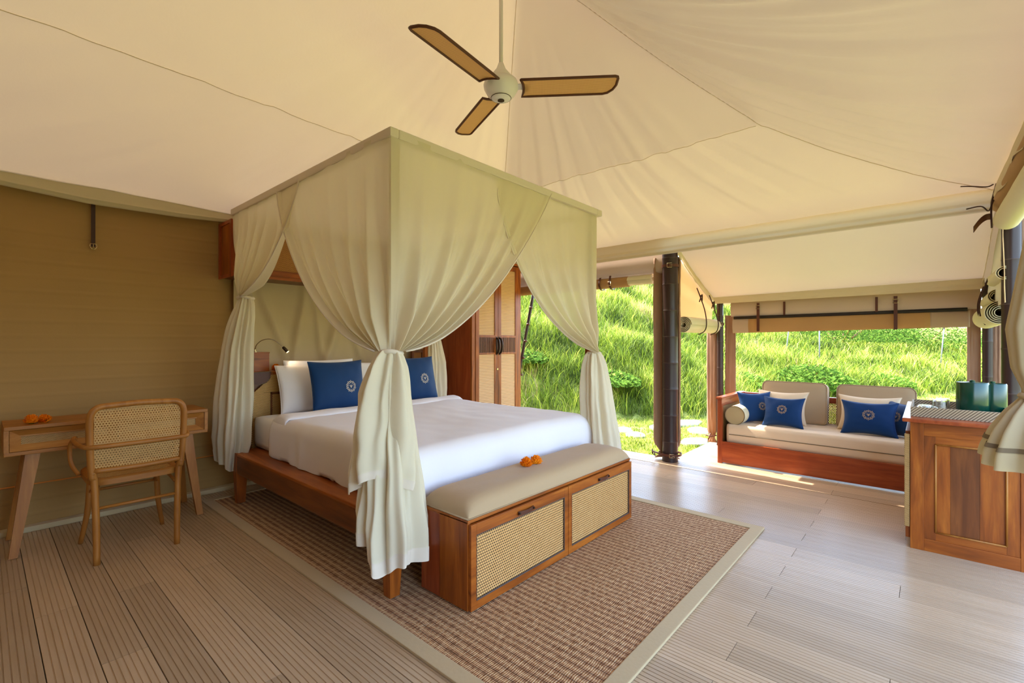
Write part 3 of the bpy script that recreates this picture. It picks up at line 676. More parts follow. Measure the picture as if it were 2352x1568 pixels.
# ================= RUG =================
rg = thing('rug', 'large woven seagrass rug with taupe cloth border under the bed', 'rug', (1.1, .78, 0))
RW, RL, BW = 2.225, 3.30, .068
m = MB(); m.grid([[(x_, y_, .008+.0015*nz1(x_*8, y_*8, 1)) for y_ in np.linspace(BW*.5, RL-BW*.5, 60)] for x_ in np.linspace(BW*.5, RW-BW*.5, 50)]); m.build('weave', 'seagrass', rg, smooth=True)
def border(a, b, nm='border'):
    m = MB(); m.box(a, b, .004); m.build(nm, 'rug_border', rg)
border((0, BW*.98, .001), (BW, RL-BW*.98, .013)); border((RW-BW, BW*.98, .001), (RW, RL-BW*.98, .013)); border((0, 0, .001), (RW, BW, .0135)); border((0, RL-BW, .001), (RW, RL, .0135))
m = MB(); m.tube([(RW-.004, BW, .008), (RW-.0, RL, .008)], .004, 6); m.build('edge_binding', 'dark', rg, smooth=True)

# ================= BED =================
BXa, BXb, BYa, BYb = 1.28, 3.10, 1.88, 3.86
bd = thing('canopy_bed', 'four-poster teak bed with canopy posts and cane headboard', 'bed', (BXa, BYa, 0))
O = (BXa, BYa, 0); BWd, BLn = BXb-BXa, BYb-BYa
for (x_, y_) in ((0, 0), (BWd, 0), (0, BLn-.05), (BWd, BLn-.05)):
    m = MB(); m.taper((x_, y_, .014), (x_, y_, .25), .052, .075); m.box((x_-.0375, y_-.0375, .25), (x_+.0375, y_+.0375, .384), .006); m.build('leg', 'teakZ', bd)
for (x_, y_) in ((0, 0), (BWd, 0), (0, BLn+.06), (BWd, BLn+.06)):
    m = MB(); sx_ = .045 if x_ == 0 else -.045; sy_ = .045 if y_ == 0 else -.03; m.box((x_+sx_-.018, y_+sy_-.018, .39), (x_+sx_+.018, y_+sy_+.018, 2.16)); m.build('canopy_post', 'teakZ', bd)
def rail(a, b, ax, nm='side_rail'):
    m = MB(); m.box(a, b, .01); return m.build(nm, ('teak' if 'ledge' in nm else 'darkteak')+ax, bd)  # shade put into the colour: rails in darker teak, ledges in the lit tone
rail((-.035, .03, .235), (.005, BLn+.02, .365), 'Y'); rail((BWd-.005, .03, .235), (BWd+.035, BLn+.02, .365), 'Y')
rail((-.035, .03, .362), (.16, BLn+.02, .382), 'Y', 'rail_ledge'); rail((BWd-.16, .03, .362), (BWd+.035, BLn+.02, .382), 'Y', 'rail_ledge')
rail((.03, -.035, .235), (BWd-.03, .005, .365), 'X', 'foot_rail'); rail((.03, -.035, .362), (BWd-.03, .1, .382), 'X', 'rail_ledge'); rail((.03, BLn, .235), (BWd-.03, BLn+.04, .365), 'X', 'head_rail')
def sleeve(a, b):
    m = MB(); m.box(a, b, .008); m.build('canopy_rail_sleeve', 'net_hem', bd)
zt = 2.15
sleeve((-.024, -.024, zt), (.024, BLn+.08, zt+.045)); sleeve((BWd-.024, -.024, zt), (BWd+.04, BLn+.08, zt+.045)); sleeve((.024, -.024, zt), (BWd-.024, .024, zt+.045)); sleeve((.024, BLn+.04, zt), (BWd-.024, BLn+.08, zt+.045))
# headboard
HX0, HX1 = 1.43-BXa, 3.22-BXa; HY = 4.0-BYa
m = MB(); m.box((HX0+.02, HY+.02, .25), (HX1-.02, HY+.24, .93)); m.build('headboard_core', 'darkteakX', bd)
m = MB(); m.box((HX0-.02, HY-.01, .93), (HX1+.02, HY+.26, .957), .004); m.build('headboard_shelf', 'teakX', bd)
fw_ = .135
def hpan(x0, x1, z0, z1, mat='cane_honey', d=.0): 
    m = MB(); m.box((x0, HY-.012-d, z0), (x1, HY+.022, z1), .006); m.build('cane_panel', mat, bd)
hpan(HX0, HX0+fw_, .25, .79); hpan(HX1-fw_, HX1, .25, .79); hpan(HX0+fw_*.6, HX1-fw_*.6, .79, .93)
m = MB(); m.add([(HX0, HY-.0121, .79), (HX0+fw_*.6, HY-.0121, .79), (HX0+fw_*.6, HY-.0121, .86)], [(0, 1, 2)]); m.build('cane_corner', 'cane_honey', bd)
hpan(HX0+fw_+.015, (HX0+HX1)/2-.01, .25, .772, d=-.012); hpan((HX0+HX1)/2+.01, HX1-fw_-.015, .25, .772, d=-.012)
m = MB(); m.box((HX0+fw_, HY-.014, .25), (HX0+fw_+.012, HY, .79)); m.box((HX0+fw_, HY-.014, .777), (HX1-fw_, HY, .79)); m.box((HX1-fw_-.012, HY-.014, .25), (HX1-fw_, HY, .79)); m.build('dark_edging', 'darkteakX', bd)
# mattress, sheet, duvet
mt = thing('mattress', 'white sheeted mattress on the four-poster bed', 'mattress', (1.41, 1.94, .385))
MW, ML = 1.61, 1.99
m = MB(); m.box((0, 0, 0), (MW, ML, .235), .05); o = m.build('fitted_sheet', 'white_cotton', mt, smooth=True)
# duvet draped: grid over mattress
def duvet():
    d = thing('duvet', 'smooth white duvet folded back at the pillows and hanging over bed sides', 'duvet', (1.41, 1.94, .385))
    hx, hy = MW/2+.025, ML
    U = np.linspace(-1.42, 1.42, 110); Vv = np.linspace(-.42, 1.56, 90); rows = []
    topz = .262
    for u in U:
        r = []
        au = abs(u)
        for v in Vv:
            # arclength mapping with rounded edge
            R = .07
            def edge(s_, lim):
                # s_ distance from centre; returns (pos, drop)
                if s_ < lim-R: return s_, 0
                e = s_-(lim-R)
                if e < R*pi/2: a = e/R; return lim-R+R*sin(a), R*(1-cos(a))
                return lim, R+(e-R*pi/2)
            px_, dzx = edge(au*.85, hx); px_ *= 1 if u > 0 else -1
            s2 = 1.0-v; py_, dzy = edge(s2, 1.0+.03)  # front edge
            y_ = 1.0-py_ ; 
            drop = dzx+dzy*(1 if dzx < .02 else .6)
            z_ = topz-min(drop, .26 if v > -.03 else .36)
            z_ += .012*nz1(px_*2.2, y_*2, 3)*(1-min(1, drop*8))+.004*nz1(px_*9, y_*7, 5)
            sidef = min(1, dzx*7); frf = min(1, dzy*7)
            px2 = px_+(1 if u > 0 else -1)*sidef*(.012*nz1(y_*9, z_*2, 7)+.006*sin(y_*37)*nz1(y_*3, 0, 2)+.012)
            y2 = y_-frf*(.012*nz1(px_*6, z_*2, 9)+.02)
            if drop > .03: z_ += .02*nz1(y_*5+px_*5, 0, 8)*min(1, drop*3)
            r.append((MW/2+px2, y2, z_))
        rows.append(r)
    m = MB(); m.grid(rows); o = m.build('cover', 'duvet_cotton', d, smooth=True); s_ = o.modifiers.new('s', 'SOLIDIFY'); s_.thickness = .012; s_.offset = 1
    # folded-back band at the head
    rows = []
    for u in np.linspace(-1.0, 1.0, 70):
        r = []
        for k in range(26):
            q = k/25; yy_ = lerp(1.36, 1.575, q) if q < .8 else 1.532+.043*sin((q-.8)/.2*pi/2)
            zz_ = topz+.014+.026*sin(pi*min(1, q*1.15))**.6 if q < .8 else topz+.02-.02*(q-.8)/.2
            au = abs(u); e = max(0, au-.93)/.07
            dz = .17*e**1.3 if e > 0 else 0
            r.append((MW/2+math.copysign(min(au, .93+.028*math.sqrt(e) if e > 0 else au), u)*(hx+.005)/.955, yy_+.02*nz1(u*3, 1, 4), zz_-dz+.006*nz1(u*5, q*3, 6)))
        rows.append(r)
    m = MB(); m.grid(rows); o = m.build('folded_band', 'duvet_cotton', d, smooth=True); s_ = o.modifiers.new('s', 'SOLIDIFY'); s_.thickness = .01
duvet()
# cushions / pillows
def cushion_fn(w_, h_, t_, pinch=.07, seed=0, puff=.42):
    def f(u, v, side=1):
        x_ = w_/2*u*(1-pinch*(1-v*v)*abs(u)); z_ = h_/2*v*(1-pinch*(1-u*u)*abs(v))
        th = t_/2*max(0, (1-u*u)*(1-v*v))**puff
        th += .004*nz1(u*3+seed, v*3, side)*min(1, th*30)
        return Vector((x_, -side*th, z_+h_/2))
    return f
def emblem(par, f, u0, v0, R, w_, h_, mat, off=.0025):
    m = MB()
    def ribbon(pts, hw):
        L, Rr = [], []
        n = len(pts)
        for i in range(n):
            a = Vector(pts[max(i-1, 0)]); b = Vector(pts[min(i+1, n-1)]); d = (b-a).normalized(); nn = Vector((-d.y, d.x))*hw; p = Vector(pts[i]); L.append(p+nn); Rr.append(p-nn)
        rows = []
        for p, q in zip(L, Rr): rows.append([f(u0+p.x/(w_/2), v0+p.y/(h_/2))+Vector((0, -off, 0)), f(u0+q.x/(w_/2), v0+q.y/(h_/2))+Vector((0, -off, 0))])
        m.grid(rows)
    NP = 10
    for k in range(NP):
        a0 = 2*pi*k/NP; 
        ribbon([(R*(.80+.14*sin(pi*q))*cos(a0+(q-.5)*.52), R*(.80+.14*sin(pi*q))*sin(a0+(q-.5)*.52)) for q in np.linspace(0, 1, 7)], R*.055)
        ribbon([(R*rr*cos(a0+pi/NP), R*rr*sin(a0+pi/NP)) for rr in (.98, 1.12)], R*.06)
        ribbon([(R*(.60+.10*sin(pi*q))*cos(a0+pi/NP+(q-.5)*.45), R*(.60+.10*sin(pi*q))*sin(a0+pi/NP+(q-.5)*.45)) for q in np.linspace(0, 1, 5)], R*.04)
    ribbon([(-R*.34, R*.12), (-R*.15, R*.24), (0, R*.08), (R*.15, R*.24), (R*.34, R*.12)], R*.05)
    ribbon([(-R*.22, -R*.02), (0, -R*.12), (R*.22, -R*.02)], R*.05); ribbon([(0, -R*.1), (0, -R*.32)], R*.05); ribbon([(-R*.14, R*.0), (R*.14, R*.0)], R*.04)
    return m.build('emblem', mat, par)
def cushion(name, label, cat, w_, h_, t_, loc, rz, lean, mat, roll_=0, emb=None, group=None, seed=0, pinch=.07, flange=False, puff=.42):
    t = thing(name, label, cat, loc, 0, group)
    f = cushion_fn(w_, h_, t_, pinch, seed, puff); n = 30
    q = [math.sin(a) for a in np.linspace(-pi/2, pi/2, n)]
    m = MB()
    m.grid([[f(u, v, 1) for v in q] for u in q]); m.grid([[f(u, v, -1) for v in q] for u in q], flip=True)
    o = m.build('cover', mat, t, smooth=True)
    bm = bmesh.new(); bm.from_mesh(o.data); bmesh.ops.remove_doubles(bm, verts=bm.verts, dist=1e-5); bm.to_mesh(o.data); bm.free()
    m = MB(); rim = [f(u, -1) for u in q]+[f(1, v) for v in q]+[f(u, 1) for u in q[::-1]]+[f(-1, v) for v in q[::-1]]
    m.tube(rim, .003, 5); m.build('piping', mat, o, smooth=True)
    if emb: emblem(o, f, emb[0], emb[1], emb[2], w_, h_, emb[3])
    t.rotation_mode = 'XYZ'; t.rotation_euler = (Matrix.Rotation(rz, 3, 'Z')@Matrix.Rotation(-lean, 3, 'X')@Matrix.Rotation(roll_, 3, 'Y')).to_euler()
    return t
zb = .635
cushion('pillow', 'large white pillow against the headboard behind the left blue cushion', 'pillow', .66, .40, .17, (1.90, 3.80, zb-.01), 0, .32, 'white_cotton', seed=1, puff=.36, pinch=.05)
cushion('pillow', 'white pillow standing behind the large one at left, only its corner showing', 'pillow', .62, .41, .12, (1.97, 3.92, zb), 0, .14, 'white_cotton', seed=2, puff=.36, pinch=.05)
cushion('pillow', 'large white pillow on the right half, mostly hidden by the front curtain', 'pillow', .68, .40, .17, (2.62, 3.80, zb-.01), 0, .32, 'white_cotton', seed=3, puff=.36, pinch=.05)
cushion('throw_cushion', 'square blue cushion with silver emblem on the left half of the bed', 'cushion', .48, .405, .14, (1.945, 3.56, zb+.01), .05, .22, 'blue', emb=(.30, -.12, .045, 'emblem_silver'), seed=4)
cushion('throw_cushion', 'square blue cushion with silver emblem on the right half of the bed', 'cushion', .46, .42, .14, (2.72, 3.56, zb+.01), .0, .24, 'blue', emb=(.24, -.05, .045, 'emblem_silver'), seed=5)

# ---- bed curtains
def bed_curtain(label, K, sides, tail, hem_fn, seed, post=None, tie_r=.05):
    """K knot point; sides: list of (dir2d, T, p1 params...) ; tail: params"""
    t = thing('bed_curtain', label, 'curtain', (K[0], K[1], 0)); k0 = (K[0], K[1], 0)
    nV = 64
    for si, sd_ in enumerate(sides):
        rows = []
        C = Vector(sd_['corner']); E = Vector(sd_['end']); nU = sd_.get('n', 90); out = Vector(sd_['out'])
        zt_ = sd_.get('ztop', 2.175)
        ka, da, kb, db = sd_['shape']; L = (E-C).length
        for i in range(nU+1):
            u = i/nU; T = C.lerp(E, u); d = Vector((K[0], K[1]))-T; r = []
            # hanging bezier
            P0 = Vector((T.x, T.y, zt_)); P1 = Vector((T.x+d.x*ka*u, T.y+d.y*ka*u, zt_-da))
            P3 = Vector((K[0]+out.x*.03*min(1, u*6)+(E-C).normalized().x*.04*u, K[1]+out.y*.03*min(1, u*6)+(E-C).normalized().y*.04*u, K[2]))
            P2 = Vector((lerp(T.x, K[0], kb), lerp(T.y, K[1], kb), K[2]+lerp(.42, db, u)))
            if u < 1: P2 = Vector((lerp(T.x, K[0], kb*u+.0), lerp(T.y, K[1], kb*u), P2.z))
            for j in range(nV+1):
                v = j/nV; p = Vector(bez(P0, P1, P2, P3, v))
                env = sin(pi*min(1, v*1.02))**.7 if v < 1 else 0
                A = (.0012+.023*v**1.3)*(1-.75*max(0, v-.85)/.15)
                ph = u*(10+6*L) + 1.3*nz1(u*4, seed, si)
                fo = A*(sin(ph*2.1+seed)+.5*sin(ph*4.3+1.3*seed)+.8*nz1(u*7, v*1.3, seed+si)) + .010*nz1(u*3, v*2, seed+5)*env + .004*v*nz1(u*30, v*3, seed)
                if u > .97: fo += .004
                p += Vector((out.x, out.y, 0))*(fo*1.7+.012+sd_.get('bulge', 0)*env)*min(1, u*12)
                r.append((p.x-k0[0], p.y-k0[1], p.z))
            rows.append(r)
        m = MB(); m.grid(rows); m.build('drape', 'net', t, smooth=True, fix=False)
        # hem along the free edge
        m = MB(); m.tube([rows[-1][j] for j in range(0, nV+1, 2)], .0045, 5); m.build('edge_hem', 'net_hem', t, smooth=True)
    # tie
    m = MB(); ring = [(tie_r*cos(a), tie_r*.9*sin(a), K[2]-.005+.006*sin(a*2)) for a in np.linspace(0, 2*pi, 25)]
    m.tube([(q[0], q[1], q[2]) for q in ring], .011, 8); m.build('tie_band', 'net_hem', t, smooth=True)
    # tail
    for ti, tl_ in enumerate(tail):
        rows = []; n = tl_.get('n', 150); npl = tl_['pleats']; nz_ = 60
        for i in range(n+1):
            a = 2*pi*i/n*tl_.get('arc', 1)+tl_.get('a0', 0); r = []
            zh = tl_['hem'](a)
            for j in range(nz_+1):
                v = j/nz_; z = lerp(K[2]+.005, zh, v)
                R_ = np.interp(v, [0, .04, .12, .3, .6, .85, 1], tl_['R'])
                pl = sin(a*npl+seed+1.5*nz1(cos(a)*2, sin(a)*2, v*1.2+seed))*(.20+.12*v)+.14*sin(a*npl*2.3+2*seed+v)
                R2 = R_*(1+pl*(.9-.3*v))
                cx_ = np.interp(v, [0, .3, 1], tl_['cx']); cy_ = np.interp(v, [0, .3, 1], tl_['cy'])
                x_ = cx_+R2*cos(a)*tl_.get('sx', 1)+.010*nz1(a*2, v*5, seed); y_ = cy_+R2*sin(a)*tl_.get('sy', .8)+.010*nz1(a*2+9, v*5, seed)
                r.append((x_, y_, z))
            rows.append(r)
        m = MB(); m.grid(rows); o = m.build('tail', 'net_tail', t, smooth=True, fix=False)
        m = MB(); m.grid([[(p[0]*1.0+(p[0])*.01, p[1]*1.01, p[2]) for p in r[-5:]] for r in rows]); m.build('tail_hem', 'net_hem', t, smooth=True, fix=False)
    return t
cF = (BXa-.014, BYa-.014); 
bed_curtain('sheer cream curtain knotted at the near front bed post, its tail falling beside the bench', (1.265, 1.865, 1.155),
    [dict(corner=cF, end=(BXa, 3.12), out=(-1, 0), shape=(.065, .42, .51, .12), bulge=.0, n=120),
     dict(corner=cF, end=(2.50, BYa), out=(0, -1), shape=(.16, .33, .62, .05), bulge=.0, n=120)],
    [dict(pleats=7, R=[.042, .058, .070, .084, .118, .145, .142], cx=[0, -.015, -.02], cy=[0, -.03, -.06], sx=1.0, sy=.75, hem=lambda a: .275+.06*sin(a-.6)-.08*math.exp(-((math.atan2(sin(a-3.75), cos(a-3.75)))/.42)**2)),
     dict(pleats=5, n=70, arc=.42, a0=2.6, R=[.05, .07, .095, .13, .16, .16, .15], cx=[0, -.02, -.03], cy=[0, 0, .0], sx=1.0, sy=.8, hem=lambda a: .56+.05*sin(a*2))], None, 2.2)
bed_curtain('sheer cream curtain gathered at the far front bed post, grass visible behind', (3.07, 1.885, 1.12),
    [dict(corner=(BXb+.02, BYa+.012), end=(1.98, BYa+.012), out=(0, -1), shape=(.02, .52, .50, .06), n=120, ztop=2.17),
     dict(corner=(BXb+.02, BYa+.012), end=(BXb+.02, 2.10), out=(1, 0), shape=(.1, .4, .5, .1), n=30, ztop=2.17)],
    [dict(pleats=6, R=[.045, .07, .09, .11, .13, .15, .15], cx=[0, .02, .10], cy=[0, .0, 0], sx=1, sy=.8, hem=lambda a: .34+.03*sin(a+1))], None, 5.1)
bed_curtain('sheer cream curtain gathered at the head end nearest the desk', (1.275, 3.69, 1.52),
    [dict(corner=(BXa, 3.96), end=(BXa, 2.80), out=(-1, 0), shape=(.0, .20, .42, .10), n=90),
     dict(corner=(BXa, 3.96), end=(1.36, 3.97), out=(0, -1), shape=(.0, .3, .3, .2), n=14)],
    [dict(pleats=6, R=[.045, .065, .085, .11, .14, .15, .12], cx=[0, -.02, -.02], cy=[0, .10, .24], sx=.7, sy=1.0, hem=lambda a: .27+.10*max(0, sin(a))+.03*cos(a*2)),], None, 8.4)
bed_curtain('sheer white curtain hanging at the head end beside the wardrobe', (3.14, 3.86, 1.25),
    [dict(corner=(BXb+.02, 3.95), end=(BXb+.02, 3.3), out=(1, 0), shape=(.0, .3, .45, .08), n=40)],
    [dict(pleats=6, R=[.04, .06, .07, .09, .10, .08, .08], cx=[0, .03, .04], cy=[0, 0, 0], hem=lambda a: .35+.03*sin(a))], None, 3.3)

# ================= STORAGE BENCH =================
bn = thing('storage_bench', 'low teak storage bench with two cane doors at the foot of the bed', 'bench', (1.42, 1.515, 0))
bW, bD, bH = 1.50, .325, .405
m = MB(); m.box((.012, .012, .014), (bW-.012, bD, bH-.012)); m.build('carcass', 'darkteakX', bn)
for x_ in (0, bW-.018):
    m = MB(); m.box((x_, .0, .012), (x_+.018, bD*.58, bH), .002); m.build('side_panel', 'teakZ', bn)
    m = MB(); m.box((x_+.001, bD*.58, .012), (x_+.017, bD, bH), .002); m.build('side_panel', 'redteakZ', bn)
m = MB(); m.box((0, -.004, bH-.008), (bW, bD, bH+.006), .002); m.build('top_frame', 'teakX', bn)
def cane_door(par, x0, x1, z0, z1, y, st, handle=True):
    d = MB()
    def bx_(a, b): d.box(a, b, .002)
    bx_((x0, y, z0), (x0+st, y+.02, z1)); bx_((x1-st, y, z0), (x1, y+.02, z1)); bx_((x0+st, y, z0), (x1-st, y+.02, z0+st*1.15)); bx_((x0+st, y, z1-st*1.5), (x1-st, y+.02, z1))
    o = d.build('door', 'teakX', par)
    m = MB(); m.box((x0+st, y+.008, z0+st*1.15), (x1-st, y+.013, z1-st*1.5)); m.build('cane_panel', 'caneXZ', o)
    m = MB(); b = .004
    for a_, b_ in (((x0+st, z0+st*1.15), (x1-st, z0+st*1.15)), ((x1-st, z0+st*1.15), (x1-st, z1-st*1.5)), ((x1-st, z1-st*1.5), (x0+st, z1-st*1.5)), ((x0+st, z1-st*1.5), (x0+st, z0+st*1.15))): m.tube([(a_[0], y+.003, a_[1]), (b_[0], y+.003, b_[1])], b, 6)
    m.build('beading', 'node', o)
    xc = (x0+x1)/2+.0; zc = z1-st*.9
    m = MB(); m.grid([[(xc+dx, y-.006-.012*sin(pi*(dx+.06)/.12), zc+k+.0) for k in (-.009, .009)] for dx in np.linspace(-.06, .06, 12)]); h = m.build('handle', 'leather', o); s_ = h.modifiers.new('s', 'SOLIDIFY'); s_.thickness = .004
    m = MB()
    for dx in (-.055, .055): m.lathe([(0, 0), (.007, 0), (.005, .004), (0, .005)], n=10)
    for dx in (-.055, .055): m.tube([(xc+dx, y-.008, zc), (xc+dx, y-.013, zc)], .006, 10)
    m.v = m.v[:]; m.build('rivet', 'bronze', o)
    return o
cane_door(bn, .006, bW/2-.002, .014, bH-.012, -.018, .034); cane_door(bn, bW/2+.002, bW-.006, .014, bH-.012, -.018, .034)
bc = thing('bench_cushion', 'long taupe padded cushion on the storage bench', 'cushion', (1.425, 1.515, bH+.006))
q = [math.sin(a) for a in np.linspace(-pi/2, pi/2, 50)]; L_, D_, T_ = bW-.012, bD-.004, .085
rows = []
for u in q:
    r = []
    for v in q:
        h_ = T_*min(1, ((1-abs(u)**18)*(1-abs(v)**5)))**.42
        r.append((L_/2+L_/2*u, D_/2+D_/2*v, max(0, h_)+.003*nz1(u*6, v*2, 1)*h_/T_))
    rows.append(r)
m = MB(); m.grid(rows); m.build('cover', 'taupe', bc, smooth=True)
m = MB(); m.tube([(0, 0, .004), (L_, 0, .004), (L_, D_, .004), (0, D_, .004), (0, 0, .004)], .004, 6); m.build('piping', 'taupe', bc, smooth=True)
# marigolds
def marigold(loc, r, label, seed=0, tilt=(0, 0)):
    t = thing('marigold', label, 'flower', loc); rs = random.Random(seed+5); m = MB()
    for layer in range(7):
        ph = layer/6; n = int(16-8*ph); R_ = r*math.cos(ph*1.25)*(.9 if layer == 0 else 1.05); zz = r*.30+r*.95*math.sin(ph*1.35)
        for k in range(n):
            a = 2*pi*k/n+layer*.6+rs.uniform(-.15, .15); w_ = r*.50*(1-.25*ph)
            c0 = Vector((cos(a)*R_*.3, sin(a)*R_*.3, zz-r*.22)); c1 = Vector((cos(a)*R_*rs.uniform(.88, 1.06), sin(a)*R_, zz+r*(.02+.2*ph)+rs.uniform(-.1, .1)*r)); s_ = Vector((-sin(a), cos(a), 0))*w_/2
            up = Vector((0, 0, r*.14))
            m.add([c0-s_*.5, c0+s_*.5, c1+s_+up*.2, c1+up, c1-s_+up*.2, (c0+c1)/2-Vector((0, 0, r*.05))], [(0, 1, 5), (1, 2, 5), (2, 3, 5), (3, 4, 5), (4, 0, 5)])
    o = m.build('petals', 'marigold', t, fix=False)
    m = MB(); m.lathe([(0, 0), (r*.3, 0), (r*.42, r*.2), (r*.3, r*.32), (0, r*.3)], n=10); m.build('calyx', 'leaf', t, smooth=True)
    t.rotation_euler = (tilt[0], tilt[1], seed)
    return t
zc = bH+.006+T_-.006
marigold((2.045, 1.70, zc), .036, 'orange marigold lying on the bench cushion, the left of the pair', 1, (.1, .1)); marigold((2.12, 1.685, zc), .036, 'orange marigold lying on the bench cushion, the right one of the pair', 2, (.5, .2))

# ================= DESK =================
dk = thing('desk', 'light teak desk with cane drawer fronts and splayed legs', 'desk', (.09, 3.79, 0))
DW, DD, DZ0, DZ1 = .975, .35, .565, .727
m = MB(); m.box((0, 0, DZ1-.02), (DW, DD, DZ1), .003); m.build('top', 'oakX', dk)
m = MB(); m.box((.0, .0, DZ0), (DW, DD, DZ0+.02), .003); m.build('bottom', 'oakX', dk)
for x_ in (0, DW-.02):
    m = MB(); m.box((x_, 0, DZ0+.02), (x_+.02, DD, DZ1-.02)); m.build('end_panel', 'oakY', dk)
m = MB(); m.box((.02, DD-.02, DZ0+.02), (DW-.02, DD, DZ1-.02)); m.build('back_panel', 'oakX', dk)
for x0, x1 in ((.022, .485), (.489, DW-.022)):
    d = MB(); y = .004; z0, z1 = DZ0+.022, DZ1-.022
    # mitred frame sloping inward
    o_ = [(x0, y, z0), (x1, y, z0), (x1, y, z1), (x0, y, z1)]; e = .035
    i_ = [(x0+e*1.3, y+.02, z0+e), (x1-e*1.3, y+.02, z0+e), (x1-e*1.3, y+.02, z1-e), (x0+e*1.3, y+.02, z1-e)]
    b_ = [(p[0], y+.045, p[2]) for p in i_]
    d.add(o_+i_+b_, [(k, (k+1) % 4, 4+(k+1) % 4, 4+k) for k in range(4)]+[(4+k, 4+(k+1) % 4, 8+(k+1) % 4, 8+k) for k in range(4)])
    dr = d.build('drawer', 'oakX', dk)
    m = MB(); m.box((x0+e*1.3, y+.024, z0+e), (x1-e*1.3, y+.028, z1-e)); m.build('cane_panel', 'cane_fineXZ', dr)
    m = MB(); m.box((x0+e*1.3-.006, y+.014, z1-e-.004), (x1-e*1.3+.006, y+.03, z1-e+.004)); m.build('beading', 'oakX', dr)
for sx, sy in ((0, 0), (1, 0), (0, 1), (1, 1)):
    xt = .115 if sx == 0 else DW-.115; xb = .035 if sx == 0 else DW-.05; yt = .05 if sy == 0 else DD-.045; yb = .0 if sy == 0 else DD+.03
    m = MB(); m.taper((xb, yb, 0.002), (xt, yt, DZ0), .036, .062, .030, .045); m.build('leg', 'oakZ', dk)
marigold((.20, 3.86, DZ1), .034, 'orange marigold lying on the desk, the left of the pair', 3, (.15, 0)); marigold((.265, 3.87, DZ1), .032, 'orange marigold lying on the desk, the right of the pair', 4, (.3, .4))

# ================= ARMCHAIR =================
ch = thing('armchair', 'bentwood armchair with cane back and seat at the desk', 'chair', (.60, 3.55, 0), 0)
sw = .205; r0 = .0135
for s_ in (-1, 1):
    m = MB(); m.tube(resample([(s_*(sw-.025), -.205, .0), (s_*(sw-.022), -.20, .25), (s_*(sw-.015), -.195, .45), (s_*(sw-.005), -.205, .50)], 14), [.0155]*3+[.0165]*11, 12); m.build('leg', 'oakZ', ch, smooth=True)
    m = MB(); m.tube(resample([(s_*(sw-.005)-.0, .225, 0), (s_*(sw-.035), .20, .2), (s_*(sw-.045), .185, .43)], 10), [.012, .0125, .013, .014, .015, .0155, .016, .016, .016, .016], 12); m.build('leg', 'oakZ', ch, smooth=True)
# back frame hoop
bp_ = [(-sw+.008, -.200, .46), (-sw, -.205, .55), (-sw-.006, -.215, .70), (-sw-.004, -.225, .80), (-sw+.025, -.228, .845), (-sw+.09, -.23, .853), (0, -.235, .858), (sw-.09, -.23, .853), (sw-.025, -.228, .845), (sw+.004, -.225, .80), (sw+.006, -.215, .70), (sw, -.205, .55), (sw-.008, -.200, .46)]
m = MB(); m.tube(resample(bp_, 60), .0165, 12); m.build('back_frame', 'oakZ', ch, smooth=True)
m = MB(); m.tube(resample([(-sw+.008, -.203, .505), (0, -.215, .50), (sw-.008, -.203, .505)], 10), .0145, 10); m.build('back_rail', 'oakX', ch, smooth=True)
m = MB(); m.grid([[(lerp(-sw+.012, sw-.012, u), lerp(-.207, -.224, v)-.008*sin(pi*u), lerp(.512, .845-.012*abs(2*u-1)**8, v)) for v in np.linspace(0, 1, 12)] for u in np.linspace(0, 1, 16)]); m.build('cane_back', 'cane_seeXZ', ch, smooth=True)
# seat
so = []
for k in range(48):
    a = 2*pi*k/48; c_, s2 = cos(a), sin(a); ex = .36
    so.append((sw*1.02*math.copysign(abs(c_)**ex, c_)*(1+.02*s2), .02+.215*math.copysign(abs(s2)**ex, s2)))
rim = [(x_, y_, .438) for x_, y_ in so]
m = MB(); P = []
for x_, y_ in so:
    n_ = Vector((x_, y_-.02)).normalized(); P.append([(x_-n_.x*.04, y_-n_.y*.04, .452), (x_-n_.x*.012, y_-n_.y*.012, .456), (x_, y_, .447), (x_, y_, .418), (x_-n_.x*.035, y_-n_.y*.035, .418)])
m.grid(P, closed_u=True, closed_v=True); m.build('seat_frame', 'oakX', ch, smooth=True, angle=50)
m = MB(); m.grid([[(c_[0]*q_*.84, .02+(c_[1]-.02)*q_*.84, .449-.006*(1-q_)) for q_ in np.linspace(0.01, 1, 5)] for c_ in so], closed_u=True); m.build('cane_seat', 'cane_seeXY', ch, smooth=True)
# arm hoop around the back
ap = [(-sw-.03, .12, .645), (-sw-.045, .03, .648), (-sw-.045, -.10, .645), (-sw-.03, -.19, .640), (-sw+.01, -.232, .637), (0, -.245, .637), (sw-.01, -.232, .637), (sw+.03, -.19, .640), (sw+.045, -.10, .645), (sw+.045, .03, .648), (sw+.03, .12, .645)]
m = MB(); m.tube(resample(ap, 60), .0125, 10); m.build('arm_hoop', 'oakX', ch, smooth=True)
for s_ in (-1, 1):
    m = MB(); m.tube(resample([(s_*(sw+.035), .105, .643), (s_*(sw+.05), .13, .60), (s_*(sw+.045), .12, .50), (s_*(sw+.015), .09, .435)], 14), .0105, 10); m.build('arm_support', 'oakZ', ch, smooth=True)
st_ = [[(-sw+.03, -.20, .30), (0, -.20, .30), (sw-.03, -.20, .30)], [(-sw+.04, .19, .31), (0, .19, .31), (sw-.04, .19, .31)]]
for q_ in st_:
    m = MB(); m.tube(q_, .0085, 8); m.build('stretcher', 'oakX', ch, smooth=True)
for s_ in (-1, 1):
    m = MB(); m.tube(resample([(s_*(sw-.04), .19, .30), (s_*(sw-.07), .10, .36), (s_*(sw-.05), -.05, .405), (s_*(sw-.03), -.19, .37)], 16), .0085, 8); m.build('brace', 'oakX', ch, smooth=True)

